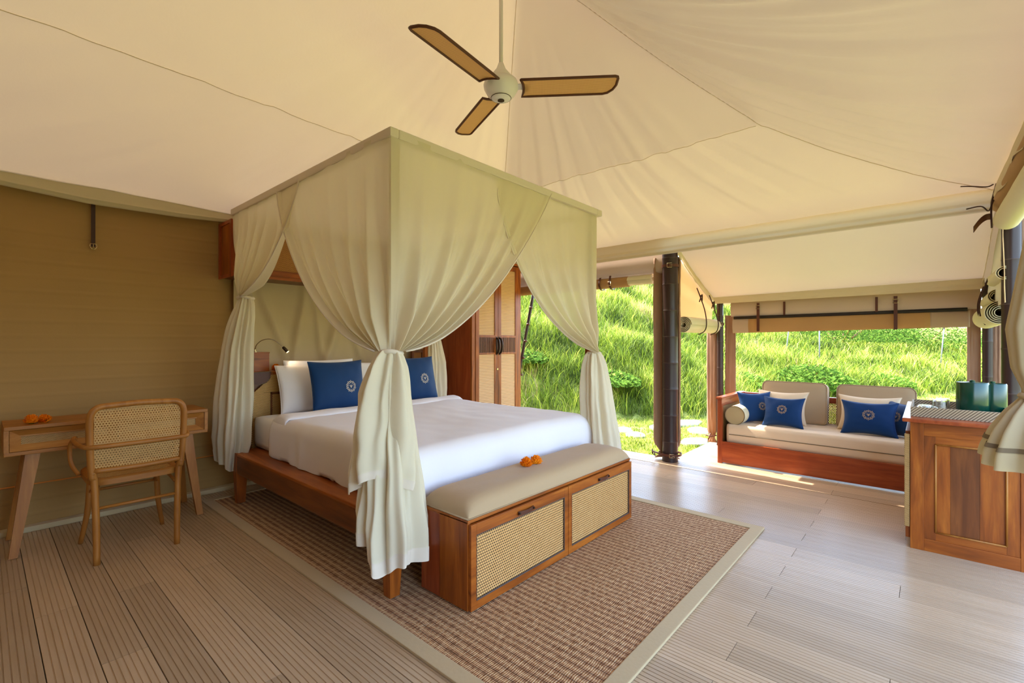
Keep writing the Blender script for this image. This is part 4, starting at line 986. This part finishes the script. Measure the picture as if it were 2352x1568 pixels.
# ================= WALL BEHIND THE BED =================
dp = thing('wall_drape', 'beige linen cloth stretched on the wall above the headboard', 'wall cloth', (1.38, 4.26, .95))
rows = []
for i in range(120):
    u = i/119; x_ = u*2.15; r = []
    for j in range(50):
        v = j/49; z = lerp(-.02, .78, v)
        y_ = -.004-.012*max(0, nz1(x_*4, v*1.5, 3)); env_ = (1-abs(2*v-1)**5)
        for fx_, sl_, am_, wd_ in ((.10, .05, .03, .05), (.32, -.28, .045, .06), (.52, .10, .06, .045), (.70, -.12, .035, .04), (.86, .22, .07, .06), (1.05, -.30, .05, .05), (1.22, .05, .06, .05), (1.45, -.1, .05, .05), (1.7, .1, .06, .06), (1.95, 0, .05, .05)):
            dq = (x_-fx_-sl_*(v-.5)-.03*nz1(v*2, fx_*9, 1))/wd_; y_ -= am_*env_*math.exp(-dq*dq*(1 if dq > 0 else 3))*(.6+.5*nz1(v*1.7, fx_*5, 4))
        r.append((x_, y_, z))
    rows.append(r)
m = MB(); m.grid(rows); m.build('cloth', 'linen_drape', dp, smooth=True)
wc = thing('wall_cabinet', 'long teak cabinet with cane front mounted above the headboard', 'cabinet', (1.29, 4.0, 1.705))
CWd = 2.2
m = MB(); m.box((.0, .02, .0), (CWd, .27, .02)); m.box((0, .02, .41), (CWd, .27, .43)); m.build('carcass', 'darkteakX', wc)
m = MB(); m.box((-.004, 0, 0), (CWd, .025, .075), .004); m.build('bottom_rail', 'teakX', wc)
m = MB(); m.box((-.004, -.006, .028), (CWd, 0, .036)); m.build('moulding', 'teakX', wc)
m = MB(); m.box((-.004, 0, .385), (CWd, .025, .43), .004); m.build('top_rail', 'teakX', wc)
for x_ in (0, CWd/2-.03, CWd-.045):
    m = MB(); m.box((x_, .001, .075), (x_+.045, .024, .385), .003); m.build('stile', 'teakZ', wc)
m = MB(); m.box((.045, .010, .075), (CWd-.045, .015, .385)); m.build('cane_panel', 'cane_amber', wc)
m = MB(); m.box((-.012, -.006, -.006), (0, .28, .02)); m.box((-.012, -.006, .41), (0, .28, .436)); m.box((-.012, -.006, .02), (0, .03, .41)); m.box((-.012, .24, .02), (0, .28, .41)); m.build('end_frame', 'redteakZ', wc)
m = MB(); m.box((-.005, .03, .02), (0, .24, .41)); m.build('end_panel', 'teakZ', wc)
def lampset(x, sgn, lb, ll):
    b = thing('wooden_box', lb, 'box', (x, 4.06, .957))
    m = MB(); m.box((0, 0, 0), (.118, .14, .148), .003); m.build('body', 'teakX', b)
    m = MB(); m.box((-.003, -.003, .146), (.121, .143, .156), .002); m.build('lid', 'teakX', b)
    l = thing('reading_lamp', ll, 'lamp', (x+.03, 4.12, 1.113))
    m = MB(); m.lathe([(0, 0), (.016, 0), (.016, .006), (.006, .008), (.006, .03), (0, .03)], n=16); m.build('base', 'brass', l, smooth=True, angle=40)
    P = resample([(0, 0, .02), (.0, -.03, .06), (sgn*.03, -.07, .098), (sgn*.08, -.12, .105), (sgn*.13, -.15, .07), (sgn*.155, -.165, .04)], 26)
    m = MB(); m.tube(P, .0035, 8); m.build('gooseneck', 'steel', l, smooth=True)
    a, d = P[-1], (Vector((sgn*.55, -.35, -.75))).normalized()
    m = MB(); m.tube([a-d*.004, a+d*.002, a+d*.05], [.008, .0125, .0135], 14); m.build('head', 'bronze', l, smooth=True)
    m = MB(); m.tube([a+d*.0495, a+d*.053], [.0115, .009], 14); m.build('bulb', 'glow', l)
    return x+.03+a.x+d.x*.07, 4.12+a.y+d.y*.07, 1.113+a.z+d.z*.07, d
for x, sg, a_, b_ in ((1.465, 1, 'small wooden box on the headboard shelf behind the left pillow', 'small gooseneck reading lamp on the left headboard box'),
                 (3.235, -1, 'small wooden box on the headboard shelf near the wardrobe', 'small gooseneck reading lamp on the right headboard box')):
    lx, ly, lz, d = lampset(x, sg, a_, b_)
    ld = bpy.data.lights.new('reading_light', 'SPOT'); ld.energy = .2; ld.color = (1, .78, .5); ld.spot_size = 1.9; ld.shadow_soft_size = .01
    lo = bpy.data.objects.new('reading_light', ld); COL.objects.link(lo); lo.location = (lx, ly, lz); lo.rotation_euler = d.to_track_quat('-Z', 'Y').to_euler()
marigold((1.645, 4.08, .957), .036, 'orange marigold on the headboard shelf beside the left box', 5, (.1, 0))
marigold((3.03, 4.05, .957), .033, 'orange marigold on the headboard shelf right of the front curtain', 6, (.9, .3)); marigold((2.97, 4.06, .957), .033, 'orange marigold on the headboard shelf touching the front curtain edge', 7, (.9, 0))
pf = thing('small_shelf_frame', 'small dark open frame standing between the flowers and right box', 'frame', (3.06, 4.12, .957))
m = MB(); m.box((0, 0, 0), (.024, .03, .15)); m.box((.13, 0, 0), (.16, .03, .15)); m.box((.024, 0, .125), (.13, .03, .15)); m.build('frame', 'darkteakZ', pf)
m = MB(); m.box((.024, .012, 0), (.13, .016, .125)); m.build('backing', 'canvas_tan', pf)
dkr = thing('leather_pouch', 'dark half-round leather pouch hanging at the left corner of the headboard', 'pouch', (1.44, 3.975, .955))
m = MB(); m.prism([(-.02, 0), (.125, 0), (.115, -.05), (.085, -.085), (.03, -.098), (-.03, -.09)], 0, .008, 'Y'); m.build('body', 'leather', dkr)
m = MB(); m.tube(resample([(-.02, -.002, 0), (.125, -.002, 0), (.115, -.002, -.05), (.085, -.002, -.085), (.03, -.002, -.098)], 20), .002, 5); m.build('stitching', 'piping', dkr)

# ================= WARDROBE =================
wr = thing('wardrobe', 'tall teak wardrobe with ribbed cane doors and slatted middle band', 'wardrobe', (3.53, 3.70, 0))
WW, WD, WH = .815, .55, 2.10
m = MB(); m.box((0, .02, 0), (.022, WD, WH)); m.build('side_panel', 'redteakZ', wr)
m = MB(); m.box((WW-.022, .02, 0), (WW, WD, WH)); m.build('side_panel', 'teakZ', wr)
m = MB(); m.box((.022, WD-.02, 0), (WW-.022, WD, WH)); m.build('back_panel', 'darkteakZ', wr)
m = MB(); m.box((-.01, -.01, WH), (WW+.01, WD, WH+.03), .005); m.build('cornice', 'teakX', wr)
m = MB(); m.box((.022, .0, 0), (WW-.022, .02, .08)); m.build('plinth', 'teakX', wr)
m = MB(); m.box((0, -.006, 0), (.05, .02, WH), .003); m.build('stile', 'teakZ', wr)
m = MB(); m.box((WW-.05, -.006, 0), (WW, .02, WH), .003); m.build('stile', 'teakZ', wr)
for k, (x0, x1) in enumerate(((.053, WW/2-.002), (WW/2+.002, WW-.053))):
    st = .052; d = MB(); y = -.012
    for a, b in (((x0, y, .09), (x0+st, y+.02, WH-.01)), ((x1-st, y, .09), (x1, y+.02, WH-.01))): d.box(a, b, .003)
    for z0, z1 in ((.09, .15), (WH-.07, WH-.01), (1.055, 1.075), (1.245, 1.27)): d.box((x0+st, y, z0), (x1-st, y+.02, z1), .002)
    o = d.build('door', 'teakZ', wr)
    for z0, z1 in ((.15, 1.055), (1.27, WH-.07)):
        m = MB(); m.box((x0+st, y+.008, z0), (x1-st, y+.012, z1)); m.build('cane_panel', 'ribbed', o)
    xx = x0+st; m = MB(); m.box((x0+st, y+.014, 1.075), (x1-st, y+.018, 1.245)); m.build('slat_backing', 'dark', o)
    while xx < x1-st-.012:
        m = MB(); m.box((xx+.003, y+.002, 1.075), (xx+.013, y+.014, 1.245), .002); m.build('slat', 'darkteakZ', o); xx += .0165
    hx = x1-.022 if k == 0 else x0+.022
    m = MB(); m.tube(resample([(hx, y-.004, 1.06), (hx, y-.03, 1.085), (hx, y-.042, 1.15), (hx, y-.03, 1.215), (hx, y-.004, 1.24)], 18), [.008, .009, .010, .011, .012, .013, .014, .014, .014, .014, .014, .014, .013, .012, .011, .010, .009, .008], 10); m.box((hx-.013, y-.004, 1.045), (hx+.013, y, 1.255), .002); m.build('handle', 'bronze', o, smooth=True, angle=50)
m = MB(); m.tube([(WW/2-.012, -.013, .885), (WW/2-.012, -.017, .885)], .012, 12); m.build('keyhole', 'brass', wr)

# ================= CEILING FAN =================
fan = thing('ceiling_fan', 'three-bladed ceiling fan with cane blades framed in dark rattan', 'fan', (2.13, 1.97, 2.755))
m = MB(); m.tube([(0, 0, .12), (0, 0, .92)], .0125, 14); m.build('rod', 'white_metal', fan, smooth=True)
m = MB(); m.lathe([(.0, .16), (.016, .158), (.03, .12), (.075, .065), (.075, .055), (0, .055)], n=32); m.build('canopy', 'white_metal', fan, smooth=True, angle=50)
m = MB(); m.lathe([(0, .06), (.06, .058), (.10, .045), (.108, .02), (.105, 0.0), (.085, -.035), (.062, -.052), (.06, -.058), (.04, -.068), (0, -.07)], n=40); m.build('motor_housing', 'white_metal', fan, smooth=True, angle=60)
m = MB(); m.lathe([(.020, -.0685), (.021, -.073), (.010, -.074), (0, -.073)], n=20); m.build('end_cap', 'bronze', fan, smooth=True, angle=50)
m = MB(); m.lathe([(.061, -.0535), (.0635, -.056), (.061, -.0585)], n=32); m.build('housing_seam', 'node', fan)
fwa = math.atan2(.6616, .7498)  # camera heading not used for placement: blades set at measured bearings
for ang in (math.radians(-52.5), math.radians(-52.5+120), math.radians(-52.5+240)):
    def bl_pt(x_, y_): # along, across
        z_ = -.012*y_/.06; return (x_*cos(ang)-y_*sin(ang), x_*sin(ang)+y_*cos(ang), z_)
    R0, R1, hw = .125, .705, .070
    outl = [(R0, -hw)]+[(x_, -hw) for x_ in np.linspace(R0+.05, R1-.02, 8)]+[(R1-.004, -hw+.006), (R1, -hw+.02), (R1-.004, 0), (R1-.02, hw-.035), (R1-.05, hw-.008), (R1-.08, hw)]+[(x_, hw) for x_ in np.linspace(R1-.12, R0+.05, 8)]+[(R0, hw), (R0+.012, hw*.5), (R0+.016, 0), (R0+.012, -hw*.5), (R0, -hw)]
    P = [bl_pt(*q) for q in outl]
    m = MB(); m.tube(P, .0082, 8); fr = m.build('blade_frame', 'rattan_dark', fan, smooth=True)
    # cane infill in its own local plane
    m = MB(); n = len(outl)-1
    cx = (R0+R1)/2; V = [(cx, 0, 0)]+[(x_, y_, .0) for x_, y_ in outl[:-1]]
    m.add(V, [(0, 1+k, 1+(k+1) % n) for k in range(n)]); o = m.build('cane_infill', 'fan_cane', fan)
    o.rotation_euler = (Matrix.Rotation(ang, 3, 'Z')@Matrix.Rotation(math.atan(-.012/.06), 3, 'X')).to_euler()
    m = MB(); m.add([bl_pt(x_, y_)[:2]+(bl_pt(x_, y_)[2]+dz,) for dz in (.008, .012) for x_, y_ in ((.08, -.02), (.17, -.03), (.17, .03), (.08, .02))], [(0, 1, 2, 3), (7, 6, 5, 4), (0, 4, 5, 1), (1, 5, 6, 2), (2, 6, 7, 3), (3, 7, 4, 0)]); m.build('blade_bracket', 'white_metal', fan)

# ================= DAYBED =================
sf = thing('daybed', 'red-brown teak daybed with cane arm and back on the porch', 'sofa', (4.85, -.30, 0))
SL, SD = 1.86, .76
m = MB(); m.box((0, 0, .01), (.03, SL-.035, .215), .003); m.build('front_board', 'redteakY', sf)
m = MB(); m.box((.03, 0, .17), (SD-.03, SL-.04, .20)); m.build('seat_deck', 'darkteakY', sf)
for y_ in (SL-.04, 0):
    m = MB(); m.box((-.004, y_, 0), (.045, y_+.04, .63), .004); m.build('post', 'redteakZ', sf)
    m = MB(); m.box((SD-.05, y_, 0), (SD, y_+.04, .63), .004); m.build('post', 'redteakZ', sf)
    m = MB(); m.box((-.02, y_-.008, .63), (SD+.01, y_+.05, .652), .004); m.build('arm_cap', 'redteakX', sf)
    m = MB(); m.box((.045, y_+.004, .56), (SD-.05, y_+.036, .63), .003); m.build('arm_rail', 'redteakX', sf)
    m = MB(); m.box((.045, y_+.015, .2), (SD-.05, y_+.02, .56)); m.build('cane_panel', 'cane_fineXZ', sf)
    m = MB(); m.box((.045, y_+.004, .05), (SD-.05, y_+.036, .2), .003); m.build('lower_rail', 'redteakX', sf)
m = MB(); m.box((SD-.045, .04, .59), (SD, SL-.04, .645), .004); m.build('back_cap', 'redteakY', sf)
m = MB(); m.box((SD-.028, .04, .2), (SD-.022, SL-.04, .59)); m.build('cane_back', 'cane_seeYZ', sf)
for y_ in (SL*.33, SL*.66):
    m = MB(); m.box((SD-.04, y_-.02, .2), (SD-.01, y_+.02, .59)); m.build('back_stile', 'redteakZ', sf)
sm = thing('seat_mattress', 'thick beige seat cushion of the daybed with a seam line', 'cushion', (4.875, -.25, .205))
m = MB(); m.box((0, 0, 0), (SD-.06, SL-.12, .185), .035)
o = m.build('cover', 'seat_beige', sm, smooth=True)
m = MB(); m.tube([(-.001, .03, .085), (-.001, SL-.15, .085)], .004, 6); m.build('piping', 'piping', sm)
def scatter(*a, **k): return cushion(*a, pinch=.14, **k)
def slab(name, label, w_, h_, t_, loc, rz, lean, mat, rad=.05, seed=0):
    t = thing(name, label, 'cushion', loc); t.rotation_euler = (Matrix.Rotation(rz, 3, 'Z')@Matrix.Rotation(-lean, 3, 'X')).to_euler()
    pr = []
    for cx_, cz_, a0 in ((w_/2-rad, h_-rad, 0), (-w_/2+rad, h_-rad, pi/2), (-w_/2+rad*.6, rad*.6, pi), (w_/2-rad*.6, rad*.6, 1.5*pi)):
        rr = rad if cz_ > h_/2 else rad*.6
        pr += [(cx_+rr*cos(a0+k*pi/2/6), cz_+rr*sin(a0+k*pi/2/6)) for k in range(7)]
    rows = []
    for s_, y_ in ((.0, -t_/2-.012), (.75, -t_/2-.010), (.94, -t_/2-.004), (.985, -t_/2+.004), (1, -t_/2+.015), (1, t_/2-.015), (.985, t_/2-.004), (.94, t_/2+.004), (.75, t_/2+.01), (0, t_/2+.012)):
        rows.append([(x_*s_, y_+.003*nz1(x_*5, z_*5, seed), h_/2+(z_-h_/2)*s_) for x_, z_ in pr])
    m = MB(); m.grid(rows, closed_v=True); o = m.build('cover', mat, t, smooth=True)
    for y_ in (-t_/2+.002, t_/2-.002):
        m = MB(); m.tube([(x_*.992, y_, h_/2+(z_-h_/2)*.992) for x_, z_ in pr+[pr[0]]], .004, 6); m.build('piping', mat, o, smooth=True)
    return t
ST = .388
hp = -pi/2
slab('back_cushion', 'taupe square back cushion on the left half of the daybed', .57, .40, .13, (5.44, 1.01, ST), hp, .13, 'taupe', seed=1)
slab('back_cushion', 'taupe square back cushion on the right half of the daybed', .58, .40, .13, (5.44, .36, ST), hp, .13, 'taupe', seed=2)
scatter('scatter_cushion', 'beige cushion behind the blue ones on the left half of the daybed', 'cushion', .46, .33, .12, (5.24, 1.09, ST), hp-.08, .25, 'seat_beige', seed=11)
scatter('scatter_cushion', 'beige cushion behind the blue ones on the right half of the daybed', 'cushion', .46, .33, .12, (5.26, .40, ST), hp-.05, .25, 'seat_beige', seed=12)
scatter('scatter_cushion', 'blue cushion with gold emblem leaning against the cream bolster', 'cushion', .34, .31, .12, (5.13, 1.27, ST), hp+.75, .22, 'blue', emb=(.25, .05, .038, 'emblem_gold'), seed=13)
scatter('scatter_cushion', 'blue cushion with gold emblem facing front on the left half of the daybed', 'cushion', .35, .29, .12, (5.03, 1.03, ST), hp-.0, .28, 'blue', emb=(.0, .12, .040, 'emblem_gold'), seed=14)
scatter('scatter_cushion', 'blue cushion with gold emblem facing front on the right half of the daybed', 'cushion', .40, .30, .12, (5.07, .38, ST), hp, .28, 'blue', emb=(.0, .15, .042, 'emblem_gold'), seed=15)
scatter('scatter_cushion', 'blue cushion half hidden behind the minibar corner', 'cushion', .36, .30, .12, (5.15, .17, ST), hp-.75, .22, 'blue', emb=(-.1, .1, .040, 'emblem_gold'), seed=16)
bo = thing('bolster', 'cream cylindrical bolster with tan end against the left arm of the daybed', 'bolster', (4.90, 1.415, ST+.088))
m = MB(); rows = [[(x_, rr*cos(a), rr*sin(a)) for a in np.linspace(0, 2*pi, 33)[:-1]] for x_, rr in ((.004, .088), (.0, .090), (.004, .0925), (.2, .093), (.50, .092), (.505, .085))]; m.grid(rows, closed_v=True); m.f.append(tuple(range(5*32, 6*32))); m.build('cover', 'canvas_cream', bo, smooth=True, angle=50)
m = MB(); m.grid([[(.004-.004*(1-q_), .089*q_*cos(a), .089*q_*sin(a)) for q_ in (.01, .5, 1)] for a in np.linspace(0, 2*pi, 33)[:-1]], closed_u=True); m.build('end_disc', 'bolster_end', bo, smooth=True)
m = MB(); m.tube([(.001, .0905*cos(a), .0905*sin(a)) for a in np.linspace(0, 2*pi, 33)], .0035, 6); m.build('piping', 'piping', bo, smooth=True)

# ================= MINIBAR =================
mb_ = thing('minibar_cabinet', 'teak minibar cabinet with framed side panel at the right edge', 'cabinet', (3.59, -.415, 0))
CL, CDp, CH = .95, .49, .735
m = MB(); m.box((.02, .02, .03), (CL, CDp-.01, CH-.005)); m.build('carcass', 'darkteakX', mb_)
# side frame facing -X
for a, b, ax in (((0, CDp-.06, .0), (.024, CDp, CH), 'Z'), ((0, 0, 0), (.024, .05, CH), 'Z'), ((.001, .05, .0), (.023, CDp-.06, .07), 'Y'), ((.001, .05, CH-.075), (.023, CDp-.06, CH), 'Y')):
    m = MB(); m.box(a, b, .002); m.build('frame_member', 'teak'+ax, mb_)
y0, y1, z0, z1 = .05, CDp-.06, .07, CH-.075
for ya, yb, za, zb2, mt_ in ((y0, y0+.05, z0, z1, 'teakZ'), (y1-.05, y1, z0, z1, 'oakZ'), (y0+.05, y1-.05, z0, z0+.045, 'teakY'), (y0+.05, y1-.05, z1-.045, z1, 'teakY')):
    m = MB(); m.box((.006, ya, za), (.022, yb, zb2), .0015); m.build('panel_border', 'teakZ' if mt_ == 'oakZ' else mt_, mb_)
a0, a1, c0, c1 = y0+.05, y1-.05, z0+.045, z1-.045
m = MB()
for p, q_ in (((a0, c0), (a1, c0)), ((a1, c0), (a1, c1)), ((a1, c1), (a0, c1)), ((a0, c1), (a0, c0))): m.tube([(.004, p[0], p[1]), (.004, q_[0], q_[1])], .005, 8)
m.build('moulding', 'oakZ', mb_, smooth=True)
bw_ = (a1-a0)
for k, (u0, u1, mt_) in enumerate(((0, .36, 'teakZ'), (.36, .78, 'darkteakZ'), (.78, 1, 'teakZ'))):
    m = MB(); m.box((.012, a0+bw_*u0+.0004, c0), (.02, a0+bw_*u1-.0004, c1)); m.build('panel_board', mt_, mb_)
m = MB(); m.box((-.035, -.0, CH), (CL+.02, CDp+.035, CH+.022), .006); m.build('top', 'redteakX', mb_)
for k in range(2):
    x0 = .03+k*.46; d = MB(); d.box((x0, CDp, .05), (x0+.05, CDp+.022, CH-.06), .002); d.box((x0+.40, CDp, .05), (x0+.45, CDp+.022, CH-.06), .002); d.box((x0+.05, CDp, .05), (x0+.4, CDp+.022, .10), .002); d.box((x0+.05, CDp, CH-.12), (x0+.4, CDp+.022, CH-.06), .002)
    o = d.build('door', 'teakZ', mb_); m = MB(); m.box((x0+.05, CDp+.008, .10), (x0+.4, CDp+.013, CH-.12)); m.build('cane_panel', 'caneXZ', o)
m = MB(); m.box((.004, CDp+.002, .12), (.022, CDp+.026, CH-.075), .004); m.build('cane_edge', 'cane_fineYZ', mb_)
# tray and contents
TZ = CH+.022
ty = thing('tray', 'grey-brown woven rectangular tray on the minibar', 'tray', (3.66, -.345, TZ))
TL, TW, TH = .48, .42, .058
m = MB(); m.box((.004, .004, .0), (TL-.004, TW-.004, .006)); m.build('base', 'tray', ty)
for a, b in (((0, 0, 0), (.010, TW, TH)), ((TL-.010, 0, 0), (TL, TW, TH)), ((.010, 0, 0), (TL-.010, .010, TH)), ((.010, TW-.010, 0), (TL-.010, TW, TH))):
    m = MB(); m.box(a, b, .003); m.build('side', 'tray', ty)
def canister(loc, r, h, label):
    t = thing('canister', label, 'canister', loc); m = MB(); m.lathe([(0, 0), (r*.96, 0), (r, .01), (r, h-.006), (r-.003, h), (r-.006, h-.004), (r-.006, .01), (0, .01)], n=36); m.build('body', 'green_glaze', t, smooth=True, angle=50)
    m = MB(); m.lathe([(0, h-.008), (r-.007, h-.008), (r-.007, h-.002), (r*.3, h+.002), (.012, h+.004), (.012, h+.012), (0, h+.014)], n=30); m.build('lid', 'green_glaze', t, smooth=True, angle=40); return t
zt2 = TZ+.0065
canister((3.90, -.20, zt2), .072, .195, 'dark green glossy cylinder standing on the tray, the left of two'); canister((3.98, -.29, zt2), .062, .188, 'green glossy cylinder standing on the tray, the right of two')
def tumbler(loc, r, h, label, grp=None):
    t = thing('tumbler', label, 'glass', loc, 0, grp); m = MB(); n = 36
    prof = [(r, 0), (r*.99, .012), (r*.90, h-.004), (r*.86, h), (0, h), (0, h-.010), (r*.80, h-.010), (r*.93, .012), (r*.94, 0)]
    P = [[(rr*(1+(.03*cos(9*a) if .01 < z < h-.006 and i < 4 else 0))*cos(a), rr*(1+(.03*cos(9*a) if .01 < z < h-.006 and i < 4 else 0))*sin(a), z) for a in np.linspace(0, 2*pi, n+1)[:-1]] for i, (rr, z) in enumerate(prof)]
    m.grid(P, closed_v=True); m.build('glass_body', 'glass', t, smooth=True, angle=50)
    m = MB(); m.lathe([(r*.95, .002), (r*1.005, .004), (r*1.005, .008)], n=30); m.build('rim', 'glass', t, smooth=True); return t
tumbler((3.83, -.055, zt2), .036, .085, 'upturned ribbed glass tumbler standing in the tray left of the canisters'); tumbler((3.93, -.07, zt2), .036, .085, 'upturned ribbed glass tumbler just behind the front one')
def cup(loc, label, rz):
    t = thing('cup', label, 'cup', loc, rz); m = MB(); m.lathe([(.042, 0), (.041, .02), (.034, .045), (.024, .052), (0, .052), (0, .048), (.03, .042), (.038, .02), (.039, 0)], n=32); m.build('bowl', 'glass', t, smooth=True, angle=60)
    m = MB(); m.tube(resample([(.038, 0, .012), (.06, 0, .01), (.066, 0, .026), (.055, 0, .04), (.034, 0, .04)], 14), .0035, 8); m.build('handle', 'glass', t, smooth=True); return t
cup((3.75, .015, zt2), 'upturned glass cup at the left end of the tray', .3); cup((3.82, .01, zt2), 'second upturned glass cup, handle toward the tumblers', -1.2)
marigold((3.76, -.262, zt2), .026, 'orange marigold on the tray in front of the green canisters', 8, (.6, .3))

# ================= FOREGROUND CURTAIN =================
dc = thing('door_curtain', 'beige curtain tied at waist height in the right foreground', 'curtain', (2.62, -.318, 0))
rows = []; KZ = 1.0
for i in range(121):
    a = 2*pi*i/120; r = []
    for j in range(90):
        v = j/89; z = lerp(2.22, .775+.05*cos(a+.8), v)
        R_ = np.interp(z, [.70, .78, .86, .93, .985, 1.0, 1.03, 1.10, 1.25, 1.5, 1.9, 2.22], [.155, .150, .125, .090, .052, .046, .055, .082, .098, .092, .085, .08])
        bel = max(0, (KZ-z)/.3); ab = max(0, z-KZ)
        pl = (.13*sin(a*11+.6)+.05*sin(a*17)) * (1.0 if z < KZ else .35)+.05*nz1(cos(a)*2, sin(a)*2, z*1.2)
        R2 = R_*(1+pl)
        r.append((R2*cos(a)-.02*bel, R2*sin(a)*.95+.010*bel+ (.0 if z < KZ else -.01*ab)-.11*max(0, (z-1.25)/.97), z))
    rows.append(r)
m = MB(); m.grid(rows); m.build('drape', 'door_curtain', dc, smooth=True, fix=False)
m = MB(); m.tube([(.052*cos(a), .05*sin(a), KZ-.005) for a in np.linspace(0, 2*pi, 25)], .012, 8); m.build('tie', 'door_curtain', dc, smooth=True)
m = MB(); m.grid([[(p[0]*1.02, p[1]*1.02, p[2]) for p in (r[-6], r[-5])] for r in rows]); m.build('hem_stitch', 'piping', dc, smooth=True)
